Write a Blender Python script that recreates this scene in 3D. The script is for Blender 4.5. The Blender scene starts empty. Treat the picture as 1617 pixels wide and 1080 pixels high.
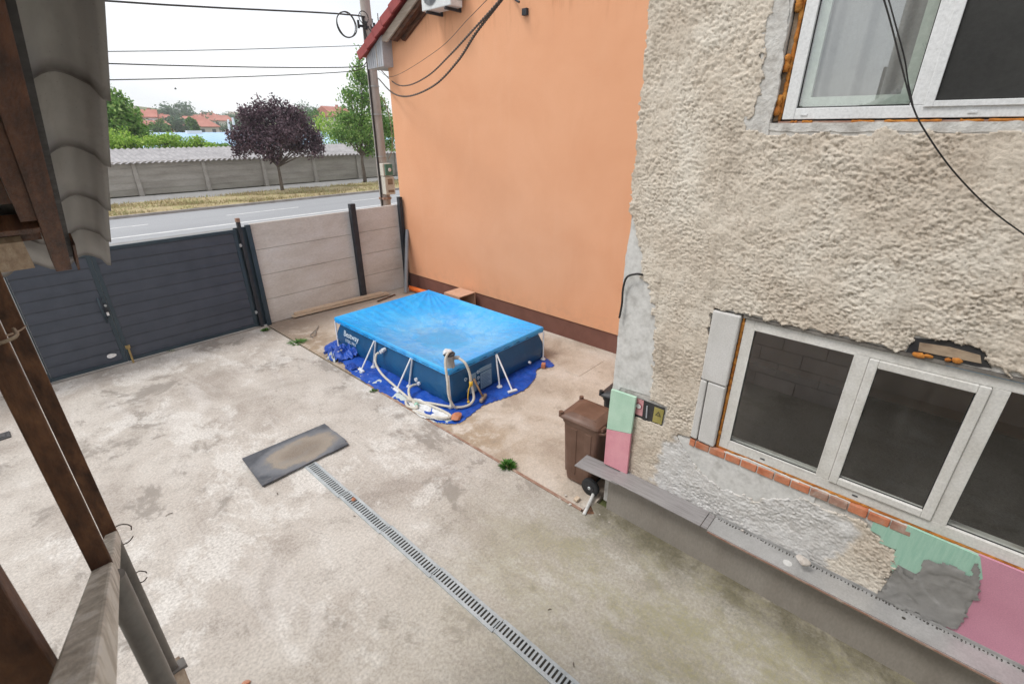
import bpy, math, random, numpy as np
from mathutils import Vector, Matrix
S = bpy.context.scene
COL = S.collection
random.seed(7); RNG = np.random.default_rng(7)
R = math.radians

# ---------------------------------------------------------------- camera
CAMZ = 3.91
cam_d = bpy.data.cameras.new('camera'); cam = bpy.data.objects.new('camera', cam_d); COL.objects.link(cam)
cam_d.sensor_width = 36; cam_d.lens = 750/1617*36
cam_d.dof.use_dof = True; cam_d.dof.focus_distance = 6.5; cam_d.dof.aperture_fstop = 11
cam_d.clip_start = .02; cam_d.clip_end = 3000
cam.location = (0, 0, CAMZ); cam.rotation_euler = (R(90-24.07), 0, R(-48.0))
S.camera = cam

# ---------------------------------------------------------------- light
SUN_EL, SUN_AZ = R(58), R(-60)          # azimuth clockwise from +Y
w = bpy.data.worlds.new("World"); S.world = w; w.use_nodes = True
wt = w.node_tree; wt.nodes.clear()
def wn(t, **k):
    n = wt.nodes.new(t)
    for a, b in k.items(): setattr(n, a, b)
    return n
wo = wn('ShaderNodeOutputWorld'); sky = wn('ShaderNodeTexSky', sky_type='NISHITA', sun_disc=False)
sky.sun_elevation = SUN_EL; sky.sun_rotation = SUN_AZ
b1 = wn('ShaderNodeBackground'); b1.inputs[1].default_value = .12; wt.links.new(sky.outputs[0], b1.inputs[0])
tc = wn('ShaderNodeTexCoord'); mp = wn('ShaderNodeMapping'); mp.inputs['Scale'].default_value = (1, 1, 3.2)
nz = wn('ShaderNodeTexNoise'); nz.inputs['Scale'].default_value = 2.2; nz.inputs['Detail'].default_value = 6
cr = wn('ShaderNodeValToRGB')
cr.color_ramp.elements[0].position = .34; cr.color_ramp.elements[0].color = (.74, .77, .81, 1)
cr.color_ramp.elements[1].position = .62; cr.color_ramp.elements[1].color = (1.0, 1.0, 1.0, 1)
b2 = wn('ShaderNodeBackground'); b2.inputs[1].default_value = .98
wt.links.new(tc.outputs['Generated'], mp.inputs[0]); wt.links.new(mp.outputs[0], nz.inputs[0]); wt.links.new(nz.outputs[0], cr.inputs[0])
wt.links.new(cr.outputs[0], b2.inputs[0])
mx = wn('ShaderNodeMixShader'); mx.inputs[0].default_value = .9
wt.links.new(b1.outputs[0], mx.inputs[1]); wt.links.new(b2.outputs[0], mx.inputs[2]); wt.links.new(mx.outputs[0], wo.inputs[0])
sd = bpy.data.lights.new('sun', 'SUN'); sd.energy = 1.5; sd.angle = R(16); sd.color = (1, .96, .9)
sun = bpy.data.objects.new('sun', sd); COL.objects.link(sun)
dv = Vector((math.sin(SUN_AZ)*math.cos(SUN_EL), math.cos(SUN_AZ)*math.cos(SUN_EL), math.sin(SUN_EL)))
sun.rotation_euler = dv.to_track_quat('Z', 'Y').to_euler(); sun.location = (0, 0, 30)
S.view_settings.view_transform = 'Standard'; S.view_settings.look = 'None'
S.view_settings.exposure = .47; S.view_settings.gamma = 1

# ---------------------------------------------------------------- node helpers
class NT:
    def __init__(s, name):
        s.m = bpy.data.materials.new(name); s.m.use_nodes = True; s.t = s.m.node_tree
        s.b = s.t.nodes['Principled BSDF']; s.out = s.t.nodes['Material Output']
        s.tc = s.t.nodes.new('ShaderNodeTexCoord')
    def n(s, t, ins=None, **k):
        x = s.t.nodes.new(t)
        for a, b in k.items(): setattr(x, a, b)
        for a, b in (ins or {}).items(): s.put(x.inputs[a], b)
        return x
    def put(s, inp, v):
        if isinstance(v, bpy.types.NodeSocket): s.t.links.new(v, inp)
        elif isinstance(v, (tuple, list)) and len(v) == 3 and inp.type == 'RGBA': inp.default_value = (*v, 1)
        else: inp.default_value = v
    def co(s, scale=(1, 1, 1), rot=(0, 0, 0), loc=(0, 0, 0)):
        return s.n('ShaderNodeMapping', {0: s.tc.outputs['Object'], 'Location': loc, 'Scale': scale, 'Rotation': rot}).outputs[0]
    def noise(s, scale, detail=4, rough=.55, dist=0, vec=None):
        return s.n('ShaderNodeTexNoise', {'Vector': vec or s.tc.outputs['Object'], 'Scale': scale, 'Detail': detail, 'Roughness': rough, 'Distortion': dist}).outputs[0]
    def vor(s, scale, vec=None, feature='F1'):
        return s.n('ShaderNodeTexVoronoi', {'Vector': vec or s.tc.outputs['Object'], 'Scale': scale}, feature=feature).outputs[0]
    def ramp(s, fac, stops):
        x = s.n('ShaderNodeValToRGB', {0: fac}); e = x.color_ramp.elements
        while len(e) < len(stops): e.new(.5)
        for el, (p, c) in zip(e, stops):
            el.position = p; el.color = (*c, 1) if isinstance(c, tuple) else (c, c, c, 1)
        return x.outputs[0]
    def sm(s, v, a, b, lo=0., hi=1.):
        return s.n('ShaderNodeMapRange', {0: v, 1: a, 2: b, 3: lo, 4: hi}, interpolation_type='SMOOTHSTEP').outputs[0]
    def mix(s, f, a, b, mode='MIX'):
        x = s.n('ShaderNodeMix', data_type='RGBA', blend_type=mode)
        s.put(x.inputs[0], f); s.put(x.inputs[6], a); s.put(x.inputs[7], b); return x.outputs[2]
    def math(s, op, a, b=0.): return s.n('ShaderNodeMath', {0: a, 1: b}, operation=op).outputs[0]
    def xyz(s, vec=None):
        return s.n('ShaderNodeSeparateXYZ', {0: vec or s.tc.outputs['Object']}).outputs
    def bump(s, h, strength=.5, dist=.01, nrm=None):
        x = s.n('ShaderNodeBump', {'Height': h, 'Strength': strength, 'Distance': dist})
        if nrm: s.put(x.inputs['Normal'], nrm)
        return x.outputs[0]
    def done(s, col, rough=.8, nrm=None, metal=0., spec=.5):
        s.put(s.b.inputs['Base Color'], col); s.put(s.b.inputs['Roughness'], rough)
        s.put(s.b.inputs['Metallic'], metal); s.put(s.b.inputs['Specular IOR Level'], spec)
        if nrm: s.put(s.b.inputs['Normal'], nrm)
        return s.m

def simple(name, a, b, scale=6, rough=.7, bump=.3, bd=.004, bscale=40, metal=0., c=None, stretch=(1, 1, 1), spec=.5, p=(.35, .65)):
    t = NT(name); v = t.co(stretch)
    st = [(p[0], a), (p[1], b)]
    if c: st = [(p[0]-.08, a), (.5, b), (p[1]+.1, c)]
    col = t.ramp(t.noise(scale, 6, .6, .2, v), st)
    fine = t.noise(bscale, 4, .6, 0, v)
    col = t.mix(.25, col, t.ramp(fine, [(.3, .55), (.7, 1.4)]), 'MULTIPLY')
    return t.done(col, t.sm(fine, .3, .7, max(rough-.08, .02), min(rough+.08, 1)), t.bump(fine, bump, bd), metal, spec)

# ---------------------------------------------------------------- materials
M = {}
def mk_concrete():
    t = NT('yard_concrete'); n1 = t.noise(.9, 8, .62, .6); n2 = t.noise(3.1, 8, .68, .3); n3 = t.noise(38, 5, .65)
    st = t.noise(2.3, 7, .66, .8, t.co((1, .28, 1), (0, 0, R(-62))))
    col = t.ramp(n1, [(.3, (.35, .31, .275)), (.45, (.455, .415, .375)), (.62, (.53, .495, .455))])
    col = t.mix(t.sm(st, .50, .70, 0., .5), col, (.62, .595, .57))
    col = t.mix(t.sm(n2, .50, .70, 0., .5), col, (.30, .265, .235))
    col = t.mix(t.sm(t.noise(.55, 7, .7, .3, t.co(loc=(2, 4, 7))), .48, .66, 0., .55), col, (.32, .285, .25))
    spk = t.vor(75, feature='F1'); col = t.mix(t.math('MULTIPLY', t.sm(spk, .26, .12), t.sm(n2, .47, .58)), col, (.16, .135, .11))
    col = t.mix(t.math('MULTIPLY', t.sm(t.noise(1.05, 12, .76, .3, t.co((1, .8, 1), (0, 0, R(40)), (5, 2, 1))), .54, .60), t.sm(n3, .3, .65, .35, .95)), col, (.235, .21, .185))
    col = t.mix(t.math('MULTIPLY', t.sm(t.noise(1.15, 12, .74, .25, t.co((1, .75, 1), (0, 0, R(25)), (9, 7, 3))), .53, .61), t.sm(n3, .25, .6, .3, .65)), col, (.66, .64, .61))
    x = t.xyz()
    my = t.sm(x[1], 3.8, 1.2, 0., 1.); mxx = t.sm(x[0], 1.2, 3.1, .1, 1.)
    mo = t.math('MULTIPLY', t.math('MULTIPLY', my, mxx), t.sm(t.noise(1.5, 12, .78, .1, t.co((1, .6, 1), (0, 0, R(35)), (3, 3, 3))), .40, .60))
    mo = t.math('MULTIPLY', mo, t.sm(n3, .3, .62, .35, 1.))
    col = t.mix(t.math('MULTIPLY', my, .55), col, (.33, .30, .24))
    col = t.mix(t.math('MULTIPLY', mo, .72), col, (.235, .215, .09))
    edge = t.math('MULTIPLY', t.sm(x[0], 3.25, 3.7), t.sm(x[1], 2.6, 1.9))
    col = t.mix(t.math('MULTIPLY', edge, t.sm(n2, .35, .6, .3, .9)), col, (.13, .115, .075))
    pale = t.math('MULTIPLY', t.sm(x[1], 3.4, 2.2), t.sm(t.noise(1.7, 12, .8, .1, t.co((1, .5, 1), (0, 0, R(35)), (1, 8, 3))), .53, .66))
    col = t.mix(t.math('MULTIPLY', pale, .45), col, (.50, .475, .44))
    # darker grime in front of the gate side and pitted patches
    pit = t.vor(26); pm = t.math('MULTIPLY', t.sm(pit, .13, .06), t.sm(n1, .45, .7))
    col = t.mix(t.math('MULTIPLY', pm, .6), col, (.16, .135, .11))
    col = t.mix(.6, col, t.ramp(n3, [(.3, .55), (.7, 1.35)]), 'MULTIPLY')
    col = t.mix(.45, col, t.ramp(t.noise(150, 3, .7), [(.3, .6), (.7, 1.35)]), 'MULTIPLY')
    nb = t.bump(n2, .4, .02); nb = t.bump(n3, .25, .004, nb); nb = t.bump(t.math('MULTIPLY', pm, -1.), .6, .006, nb)
    return t.done(col, .86, nb)
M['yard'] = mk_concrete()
def mk_patio():
    t = NT('patio_concrete'); n1 = t.noise(1.3, 8, .6, .5); n2 = t.noise(4, 8, .65, .2); n3 = t.noise(45, 5, .65)
    col = t.ramp(n1, [(.3, (.37, .30, .24)), (.48, (.49, .42, .35)), (.65, (.58, .52, .46))])
    x = t.xyz()
    blk = t.math('MULTIPLY', t.math('MULTIPLY', t.sm(x[0], 4.6, 3.8), t.sm(x[1], 3.0, 4.1)), t.sm(n2, .38, .56))
    col = t.mix(t.math('MULTIPLY', blk, .8), col, (.33, .24, .155))
    soil = t.math('MULTIPLY', t.math('MULTIPLY', t.sm(x[0], 4.5, 3.8), t.sm(x[1], 8.3, 9.2)), t.sm(n2, .4, .52))
    col = t.mix(t.math('MULTIPLY', soil, .85), col, (.24, .185, .135))
    fl = t.math('MULTIPLY', t.sm(x[1], 8.9, 9.7), t.sm(x[0], 7.4, 4.2))
    col = t.mix(t.math('MULTIPLY', fl, .7), col, (.27, .22, .18))
    col = t.mix(t.sm(n2, .55, .68, 0., .5), col, (.30, .25, .20))
    col = t.mix(.5, col, t.ramp(n3, [(.3, .62), (.7, 1.3)]), 'MULTIPLY')
    col = t.mix(.3, col, t.ramp(t.noise(160, 3, .7), [(.3, .6), (.7, 1.35)]), 'MULTIPLY')
    return t.done(col, .88, t.bump(n3, .5, .006, t.bump(n2, .4, .02)))
M['patio'] = mk_patio()
def mk_stucco():
    t = NT('stucco_render'); at = t.n('ShaderNodeAttribute', attribute_name='tint').outputs
    sp = t.n('ShaderNodeSeparateColor', {0: at[0]}).outputs
    n1 = t.noise(1.4, 6, .6, .3); n3 = t.noise(70, 4, .65)
    col = t.ramp(n1, [(.33, (.52, .445, .365)), (.5, (.62, .55, .465)), (.66, (.69, .635, .555))])
    col = t.mix(t.sm(sp[1], .2, 1., 0., .45), col, (.28, .22, .165))     # hollow shade painted into the colour, plus corner weathering
    stk = t.noise(2.2, 5, .6, .3, t.co((1, 2.2, .35)))
    col = t.mix(t.sm(stk, .53, .70, 0., .45), col, (.33, .28, .225))
    col = t.mix(t.math('MULTIPLY', sp[0], .9), col, t.ramp(t.noise(9, 5, .6), [(.35, (.52, .51, .50)), (.65, (.66, .66, .66))]))
    col = t.mix(.3, col, t.ramp(n3, [(.3, .65), (.7, 1.3)]), 'MULTIPLY')
    return t.done(col, .92, t.bump(n3, .6, .004, t.bump(t.noise(28, 5, .6), .6, .012)), spec=.25)
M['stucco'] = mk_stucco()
M['plaster'] = simple('bare_plaster', (.42, .41, .39), (.60, .595, .58), 7, .9, .5, .004, 30, c=(.66, .655, .64))
M['masonry'] = simple('rough_masonry', (.36, .335, .31), (.55, .535, .51), 9, .92, .9, .015, 22, c=(.62, .61, .59))
M['aac'] = simple('aerated_block', (.53, .52, .50), (.62, .61, .60), 4, .95, .5, .003, 90)
M['brick'] = simple('red_brick', (.36, .11, .05), (.50, .19, .10), 9, .9, .7, .004, 60, c=(.42, .27, .2))
M['brick_dark'] = simple('dark_brick', (.22, .10, .07), (.34, .2, .15), 9, .9, .7, .004, 60, c=(.45, .4, .35))
M['foam'] = simple('mounting_foam', (.30, .085, .012), (.50, .19, .03), 14, .85, 1., .01, 50, c=(.62, .31, .07))
M['plinth'] = simple('plinth_render', (.225, .2, .175), (.275, .25, .22), 2.2, .8, .25, .002, 60, c=(.32, .295, .265), stretch=(1, 1, .4))
M['adhesive'] = simple('grey_adhesive', (.17, .165, .16), (.255, .25, .24), 5, .75, .5, .006, 18, c=(.29, .285, .28))
M['xps_green'] = simple('green_foam_board', (.40, .60, .47), (.47, .66, .53), 8, .75, .15, .001, 120)
M['xps_mint'] = simple('mint_foam_board', (.30, .52, .41), (.37, .58, .47), 5, .8, .2, .002, 120, stretch=(1, 9, 1))
M['xps_pink'] = simple('pink_foam_board', (.62, .26, .31), (.70, .33, .38), 6, .8, .15, .001, 120)
M['xps_rose'] = simple('rose_foam_board', (.53, .24, .32), (.58, .275, .36), 3, .8, .2, .001, 120)
M['pvc'] = simple('white_pvc', (.66, .67, .68), (.72, .73, .74), 3, .35, .05, .0005, 60)
M['pvc_dusty'] = simple('dusty_white_pvc', (.60, .585, .55), (.70, .69, .665), 6, .5, .1, .0005, 60)
M['gasket'] = simple('rubber_gasket', (.012, .012, .012), (.02, .02, .02), 6, .6)
M['orange'] = None
def mk_orange():
    t = NT('orange_render'); n1 = t.noise(.8, 6, .6, .4); n3 = t.noise(160, 3, .6)
    stk = t.noise(1.6, 5, .6, .2, t.co((1, 2.4, .22)))
    col = t.ramp(n1, [(.3, (.74, .365, .205)), (.7, (.79, .41, .24))])
    col = t.mix(t.sm(stk, .52, .74, 0., .10), col, (.83, .50, .33))
    z = t.xyz()[2]
    stain = t.math('MULTIPLY', t.sm(t.noise(5, 5, .6, .2, t.co((1, 1.6, .25))), .5, .68), t.sm(z, 5.2, 6.2))
    col = t.mix(t.math('MULTIPLY', stain, .5), col, (.50, .22, .11))
    splash = t.math('MULTIPLY', t.sm(t.noise(6, 6, .7), .42, .62), t.sm(z, .9, .38))
    col = t.mix(t.math('MULTIPLY', splash, .22), col, (.5, .3, .2))
    col = t.mix(.45, col, t.ramp(n3, [(.3, .68), (.7, 1.25)]), 'MULTIPLY')
    return t.done(col, .9, t.bump(t.vor(210), .5, .003, t.bump(n3, .6, .004, t.bump(t.noise(1.1, 4), .35, .03))), spec=.3)
M['orange'] = mk_orange()
M['brown_plinth'] = simple('brown_plinth_render', (.15, .062, .045), (.19, .082, .06), 3, .85, .4, .002, 140)
M['red_tile'] = simple('red_roof_metal', (.25, .03, .03), (.32, .05, .045), 6, .45, .15, .001, 60)
M['fascia'] = simple('weathered_board', (.24, .19, .145), (.40, .335, .28), 5, .85, .5, .004, 30, stretch=(1, .3, 2), c=(.46, .4, .34))
M['soffit'] = simple('grey_soffit_metal', (.36, .37, .40), (.42, .43, .46), 3, .45, .05)
M['dark_wood'] = simple('dark_brown_wood', (.026, .010, .005), (.085, .031, .013), 5, .75, .8, .004, 30, stretch=(7, .7, 3), c=(.17, .07, .032))
M['old_wood'] = simple('old_grey_wood', (.22, .15, .10), (.36, .27, .19), 6, .85, .6, .004, 30, stretch=(7, 1, 3), c=(.46, .37, .27))
M['plank'] = simple('raw_plank', (.46, .33, .22), (.60, .48, .36), 5, .85, .4, .003, 40, stretch=(.6, 6, 3), c=(.62, .50, .37))
M['plywood'] = simple('plywood', (.52, .31, .21), (.60, .38, .27), 5, .7, .15, .001, 40)
M['rust'] = simple('rusty_iron', (.032, .014, .008), (.105, .046, .022), 30, .7, .9, .002, 190, c=(.22, .10, .045), stretch=(1, 1, .45))
M['rust_angle'] = simple('rusty_angle_iron', (.22, .115, .08), (.30, .18, .13), 9, .85, .4, .002, 60, c=(.46, .38, .32))
M['rail_paint'] = simple('worn_cream_paint', (.17, .13, .09), (.52, .46, .38), 24, .5, .7, .002, 120, stretch=(1.4, .7, 1), c=(.64, .59, .52), p=(.3, .46))
M['grey_paint'] = simple('grey_painted_steel', (.115, .105, .095), (.19, .175, .16), 6, .42, .25, .001, 60, c=(.25, .23, .21))
M['gate'] = simple('anthracite_metal', (.038, .047, .066), (.054, .064, .088), 3, .42, .08, .0006, 160, spec=.5)
M['gate_frame'] = simple('slate_blue_frame', (.022, .040, .055), (.032, .052, .070), 3, .4, .06, .0006, 90)
M['dark_post'] = simple('dark_post_paint', (.014, .017, .024), (.030, .033, .042), 8, .6, .4, .002, 60)
M['galv'] = simple('galvanised_steel', (.36, .39, .405), (.48, .51, .525), 7, .45, .15, .001, 90, metal=.35)
M['drain_dark'] = simple('drain_shadow_black', (.02, .018, .015), (.06, .052, .042), 9, .9)
M['slab'] = simple('fence_concrete', (.46, .42, .38), (.58, .55, .515), 2.2, .88, .35, .004, 40, c=(.66, .65, .64), stretch=(.45, 1, 1.2))
M['grey_pipe'] = simple('grey_pipe_plastic', (.20, .215, .24), (.26, .275, .30), 5, .5, .1)
M['orange_pipe'] = simple('orange_pipe_plastic', (.70, .14, .02), (.80, .20, .04), 5, .45, .05)
M['white_metal'] = simple('white_tube_paint', (.66, .67, .70), (.76, .77, .80), 8, .35, .05)
M['ac_white'] = simple('appliance_white', (.62, .64, .65), (.70, .72, .73), 4, .4, .05)
M['ac_dark'] = simple('fan_guard_grey', (.20, .21, .23), (.30, .31, .33), 5, .5)
M['bin'] = simple('brown_bin_plastic', (.100, .052, .034), (.135, .072, .049), 5, .45, .2, .001, 90, c=(.18, .105, .075))
M['black_plastic'] = simple('black_plastic', (.015, .016, .02), (.035, .037, .042), 6, .5, .1)
M['tyre'] = simple('tyre_rubber', (.012, .014, .016), (.028, .03, .033), 6, .6)
M['hose'] = simple('cream_hose', (.50, .46, .39), (.60, .57, .51), 9, .5, .1)
M['filter'] = simple('filter_grey', (.30, .29, .28), (.42, .41, .39), 9, .5, .1)
M['white_cloth'] = simple('white_plastic_film', (.66, .67, .68), (.78, .79, .80), 12, .4, .4, .01, 20)
M['bolt_paint'] = simple('dusty_ochre_paint', (.26, .18, .07), (.40, .29, .12), 12, .7)
M['yellow'] = simple('yellow_paint', (.68, .40, .02), (.78, .50, .05), 6, .5)
M['hammer_head'] = simple('old_steel', (.20, .15, .11), (.34, .27, .21), 16, .6, .4)
M['hammer_wood'] = simple('hammer_wood', (.21, .125, .065), (.34, .22, .13), 6, .7, .3, .002, 40, stretch=(3, 3, .4))
M['cable'] = simple('black_cable', (.014, .013, .014), (.035, .032, .03), 10, .6)
M['cable_brown'] = simple('weathered_cable', (.05, .034, .026), (.10, .075, .06), 12, .6)
M['stone'] = simple('rubble_stone', (.42, .37, .33), (.60, .56, .52), 12, .95, 1., .01, 30)
M['laminate'] = simple('grey_laminate', (.20, .185, .185), (.275, .26, .26), 4, .45, .1, .001, 60, stretch=(14, 1, 3), c=(.33, .315, .315))
M['track'] = simple('metal_track', (.38, .375, .37), (.46, .455, .45), 5, .4, .08, .001, 60, metal=.3)
M['track_edge'] = simple('perforated_edge', (.33, .24, .22), (.42, .33, .31), 30, .6)
M['lid_dark'] = simple('dark_grey_plastic', (.04, .042, .046), (.07, .072, .078), 6, .6, .2)
M['asphalt'] = None
def mk_asphalt():
    t = NT('asphalt'); n1 = t.noise(.35, 5, .6, .2, t.co((.15, 1, 1))); n3 = t.noise(22, 5, .7)
    col = t.ramp(n1, [(.3, (.26, .265, .28)), (.7, (.34, .345, .36))])
    col = t.mix(.4, col, t.ramp(n3, [(.3, .7), (.7, 1.25)]), 'MULTIPLY')
    return t.done(col, .85, t.bump(n3, .4, .01))
M['asphalt'] = mk_asphalt()
M['marking'] = simple('road_paint', (.50, .50, .50), (.66, .66, .66), 3, .7)
M['kerb'] = simple('kerb_concrete', (.24, .215, .195), (.33, .30, .28), 2, .9)
M['sidewalk'] = simple('sidewalk_asphalt', (.22, .215, .21), (.29, .285, .28), 1.5, .9)
M['verge'] = simple('dry_verge', (.26, .20, .10), (.40, .32, .18), 1.1, .95, .8, .05, 12, c=(.27, .27, .09))
M['earth'] = simple('open_ground', (.10, .12, .045), (.19, .19, .08), .08, .95, .6, .05, 3)
M['old_slab'] = simple('old_fence_concrete', (.29, .265, .235), (.385, .355, .32), .9, .92, .5, .01, 12, c=(.46, .43, .40), stretch=(.5, 1, 2))
M['old_post'] = simple('old_post_concrete', (.32, .29, .26), (.42, .39, .36), 2, .92, .5, .01, 12)
M['fibre'] = simple('fibre_cement_sheet', (.27, .26, .27), (.39, .375, .385), 1.2, .85, .3, .004, 12)
M['pole'] = simple('pole_concrete', (.34, .305, .28), (.45, .41, .385), 2, .9, .4, .006, 30, stretch=(2, 2, .3))
M['meter'] = simple('beige_meter_box', (.50, .48, .42), (.58, .56, .50), 5, .6)
M['meter_green'] = simple('green_panel', (.05, .16, .12), (.09, .22, .17), 8, .5)
M['meter_window'] = simple('brown_meter_glass', (.18, .13, .09), (.25, .19, .14), 5, .4)
M['blue_roof'] = simple('blue_roof_sheet', (.22, .42, .66), (.34, .52, .72), .1, .5, c=(.42, .58, .76), stretch=(1, .3, 1))
M['house_wall'] = simple('pale_house_wall', (.56, .52, .48), (.66, .62, .58), .3, .9)
M['house_white'] = simple('white_house_wall', (.68, .69, .70), (.76, .77, .78), .3, .9)
M['house_roof'] = simple('red_house_roof', (.40, .15, .115), (.50, .22, .175), .4, .85)
M['house_window'] = simple('house_window_glass', (.05, .06, .08), (.09, .1, .12), 1, .3)
M['text_white'] = simple('pale_print', (.46, .56, .66), (.52, .61, .70), 20, .6)
M['print_blue'] = simple('pale_blue_print', (.16, .27, .38), (.19, .30, .41), 30, .6)
M['sticker_white'] = simple('white_sticker', (.70, .70, .71), (.76, .76, .77), 12, .5)
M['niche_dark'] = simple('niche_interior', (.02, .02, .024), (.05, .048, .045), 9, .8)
M['niche_yellow'] = simple('yellow_warning_plate', (.26, .22, .055), (.36, .31, .10), 9, .6)
M['niche_pink'] = simple('pink_breaker', (.52, .22, .24), (.62, .34, .35), 9, .6)
M['gauge'] = simple('gauge_face', (.60, .58, .57), (.68, .66, .65), 9, .5)
M['gauge_ring'] = simple('dark_red_ring', (.22, .03, .06), (.28, .05, .08), 9, .5)
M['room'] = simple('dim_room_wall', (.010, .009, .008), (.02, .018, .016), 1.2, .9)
M['curtain'] = simple('sheer_curtain', (.24, .24, .245), (.30, .30, .305), 3, .9, .3, .01, 60)
M['screen'] = simple('insect_screen', (.022, .022, .021), (.032, .032, .03), 3, .8)
M['sash_green'] = simple('inner_sash_pvc', (.42, .48, .44), (.50, .55, .51), 5, .4)
M['twig'] = simple('bark', (.085, .065, .05), (.16, .13, .105), 9, .9, .8, .01, 30)
M['wall_dim'] = simple('stair_house_render', (.42, .40, .36), (.52, .49, .45), 1.2, .9)
M['tarp_pale'] = simple('pale_ground_sheet', (.44, .50, .49), (.60, .64, .62), 9, .6, .5, .01, 20)
M['bird'] = simple('dark_feathers', (.05, .05, .055), (.08, .08, .085), 9, .8)
def mk_sheet():
    t = NT('roof_sheet_underside'); st = t.noise(5, 6, .6, .3, t.co((3, .5, 1))); n3 = t.noise(60, 4, .6)
    col = t.ramp(st, [(.3, (.31, .305, .30)), (.7, (.42, .41, .40))])
    at = t.n('ShaderNodeAttribute', attribute_name='tint').outputs
    sp = t.n('ShaderNodeSeparateColor', {0: at[0]}).outputs
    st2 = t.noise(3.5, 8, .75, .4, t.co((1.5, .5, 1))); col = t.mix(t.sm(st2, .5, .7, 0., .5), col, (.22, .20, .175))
    col = t.mix(t.math('MULTIPLY', sp[0], t.sm(t.noise(14, 6, .7), .2, .6, .75, 1.)), col, (.035, .026, .018))  # shade under the sheet steps painted in as dark lines
    col = t.mix(t.sm(t.vor(70), .12, .05, 0., .5), col, (.08, .06, .05))
    return t.done(col, .5, t.bump(n3, .2, .001))
M['sheet'] = mk_sheet()
def mk_glass():
    t = NT('window_glass'); bf = t.n('ShaderNodeNewGeometry').outputs['Backfacing']
    fr = t.n('ShaderNodeFresnel', {'IOR': t.n('ShaderNodeMapRange', {0: bf, 1: 0., 2: 1., 3: 2.6, 4: 1/2.6}).outputs[0]}).outputs[0]
    tr = t.n('ShaderNodeBsdfTransparent', {0: (.92, .95, .93)}); gl = t.n('ShaderNodeBsdfGlossy', {'Color': (1, 1, 1), 'Roughness': .012})
    df = t.n('ShaderNodeBsdfDiffuse', {0: (.6, .58, .54)}); d = t.n('ShaderNodeMixShader', {0: t.sm(t.noise(5, 8, .75, .4, t.co((1, 1, .6))), .4, .8, .0, .07)}); t.t.links.new(tr.outputs[0], d.inputs[1]); t.t.links.new(df.outputs[0], d.inputs[2])
    m = t.n('ShaderNodeMixShader', {0: fr}); t.t.links.new(d.outputs[0], m.inputs[1]); t.t.links.new(gl.outputs[0], m.inputs[2])
    t.t.links.new(m.outputs[0], t.out.inputs[0]); t.t.nodes.remove(t.b); return t.m
M['glass'] = mk_glass()
def mk_cover():
    t = NT('pool_cover_blue'); n1 = t.noise(1.4, 7, .62, .6); n3 = t.noise(30, 5, .7)
    fold = t.noise(3.2, 5, .6, .4, t.co((1.2, .5, 1), (0, 0, R(28))))
    col = t.ramp(n1, [(.3, (.004, .30, .80)), (.55, (.01, .37, .84)), (.75, (.06, .46, .88))])
    x = t.xyz(); dx = t.math('DIVIDE', t.math('SUBTRACT', x[0], -.02), .95); dy = t.math('DIVIDE', t.math('SUBTRACT', x[1], -.25), 1.05)
    rr = t.math('SQRT', t.math('ADD', t.math('MULTIPLY', dx, dx), t.math('MULTIPLY', dy, dy)))
    rr = t.math('ADD', rr, t.math('MULTIPLY', t.math('SUBTRACT', t.noise(2.6, 7, .7), .5), 1.0))
    ring = t.math('MULTIPLY', t.sm(rr, 1.5, .7), t.sm(rr, .35, .55))
    col = t.mix(t.math('MULTIPLY', ring, t.math('MULTIPLY', t.sm(n3, .25, .7, .3, .6), t.sm(t.noise(5, 8, .75, .8), .35, .6, .15, 1.))), col, (.34, .60, .76))
    col = t.mix(t.sm(rr, .55, .35, 0., .5), col, (.05, .40, .70))
    near_pale = t.math('MULTIPLY', t.sm(x[1], 1.5, -.9, .0, .2), t.sm(n3, .3, .7, .4, 1.))  # paler towards the near end, broken up by fine noise
    col = t.mix(near_pale, col, (.22, .50, .78))
    cre = t.n('ShaderNodeTexVoronoi', {'Vector': t.n('ShaderNodeVectorMath', {0: t.co((1, .6, 1), (0, 0, R(35))), 1: t.n('ShaderNodeTexNoise', {'Scale': 2.5, 'Detail': 4}).outputs[1]}, operation='ADD').outputs[0], 'Scale': 3.2}, feature='DISTANCE_TO_EDGE').outputs[0]
    nb = t.bump(n3, .25, .003, t.bump(t.sm(cre, .0, .09), .35, .006, t.bump(fold, .6, .025)))
    return t.done(col, .28, nb)
M['cover'] = mk_cover()
def mk_water():
    t = NT('puddle_water'); bf = t.n('ShaderNodeNewGeometry').outputs['Backfacing']
    fr = t.n('ShaderNodeFresnel', {'IOR': t.n('ShaderNodeMapRange', {0: bf, 1: 0., 2: 1., 3: 1.33, 4: 1/1.33}).outputs[0]}).outputs[0]
    tr = t.n('ShaderNodeBsdfTransparent', {0: (.95, 1., 1.)}); gl = t.n('ShaderNodeBsdfGlossy', {'Roughness': .05})
    t.put(gl.inputs['Normal'], t.bump(t.noise(14, 4, .6), .2, .004))
    m = t.n('ShaderNodeMixShader', {0: fr}); t.t.links.new(tr.outputs[0], m.inputs[1]); t.t.links.new(gl.outputs[0], m.inputs[2])
    t.t.links.new(m.outputs[0], t.out.inputs[0]); t.t.nodes.remove(t.b); return t.m
M['water'] = mk_water()
def mk_liner():
    t = NT('pool_liner_blue'); n1 = t.noise(2, 6, .6, .4, t.co((1, 1, .5))); n3 = t.noise(40, 4, .6)
    col = t.ramp(n1, [(.3, (.002, .058, .16)), (.7, (.004, .09, .225))])
    col = t.mix(t.sm(t.noise(6, 6, .7), .55, .75, 0., .25), col, (.10, .22, .32))
    return t.done(col, .42, t.bump(t.noise(7, 4, .6), .35, .012, t.bump(n3, .1, .001)))
M['liner'] = mk_liner()
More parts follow.
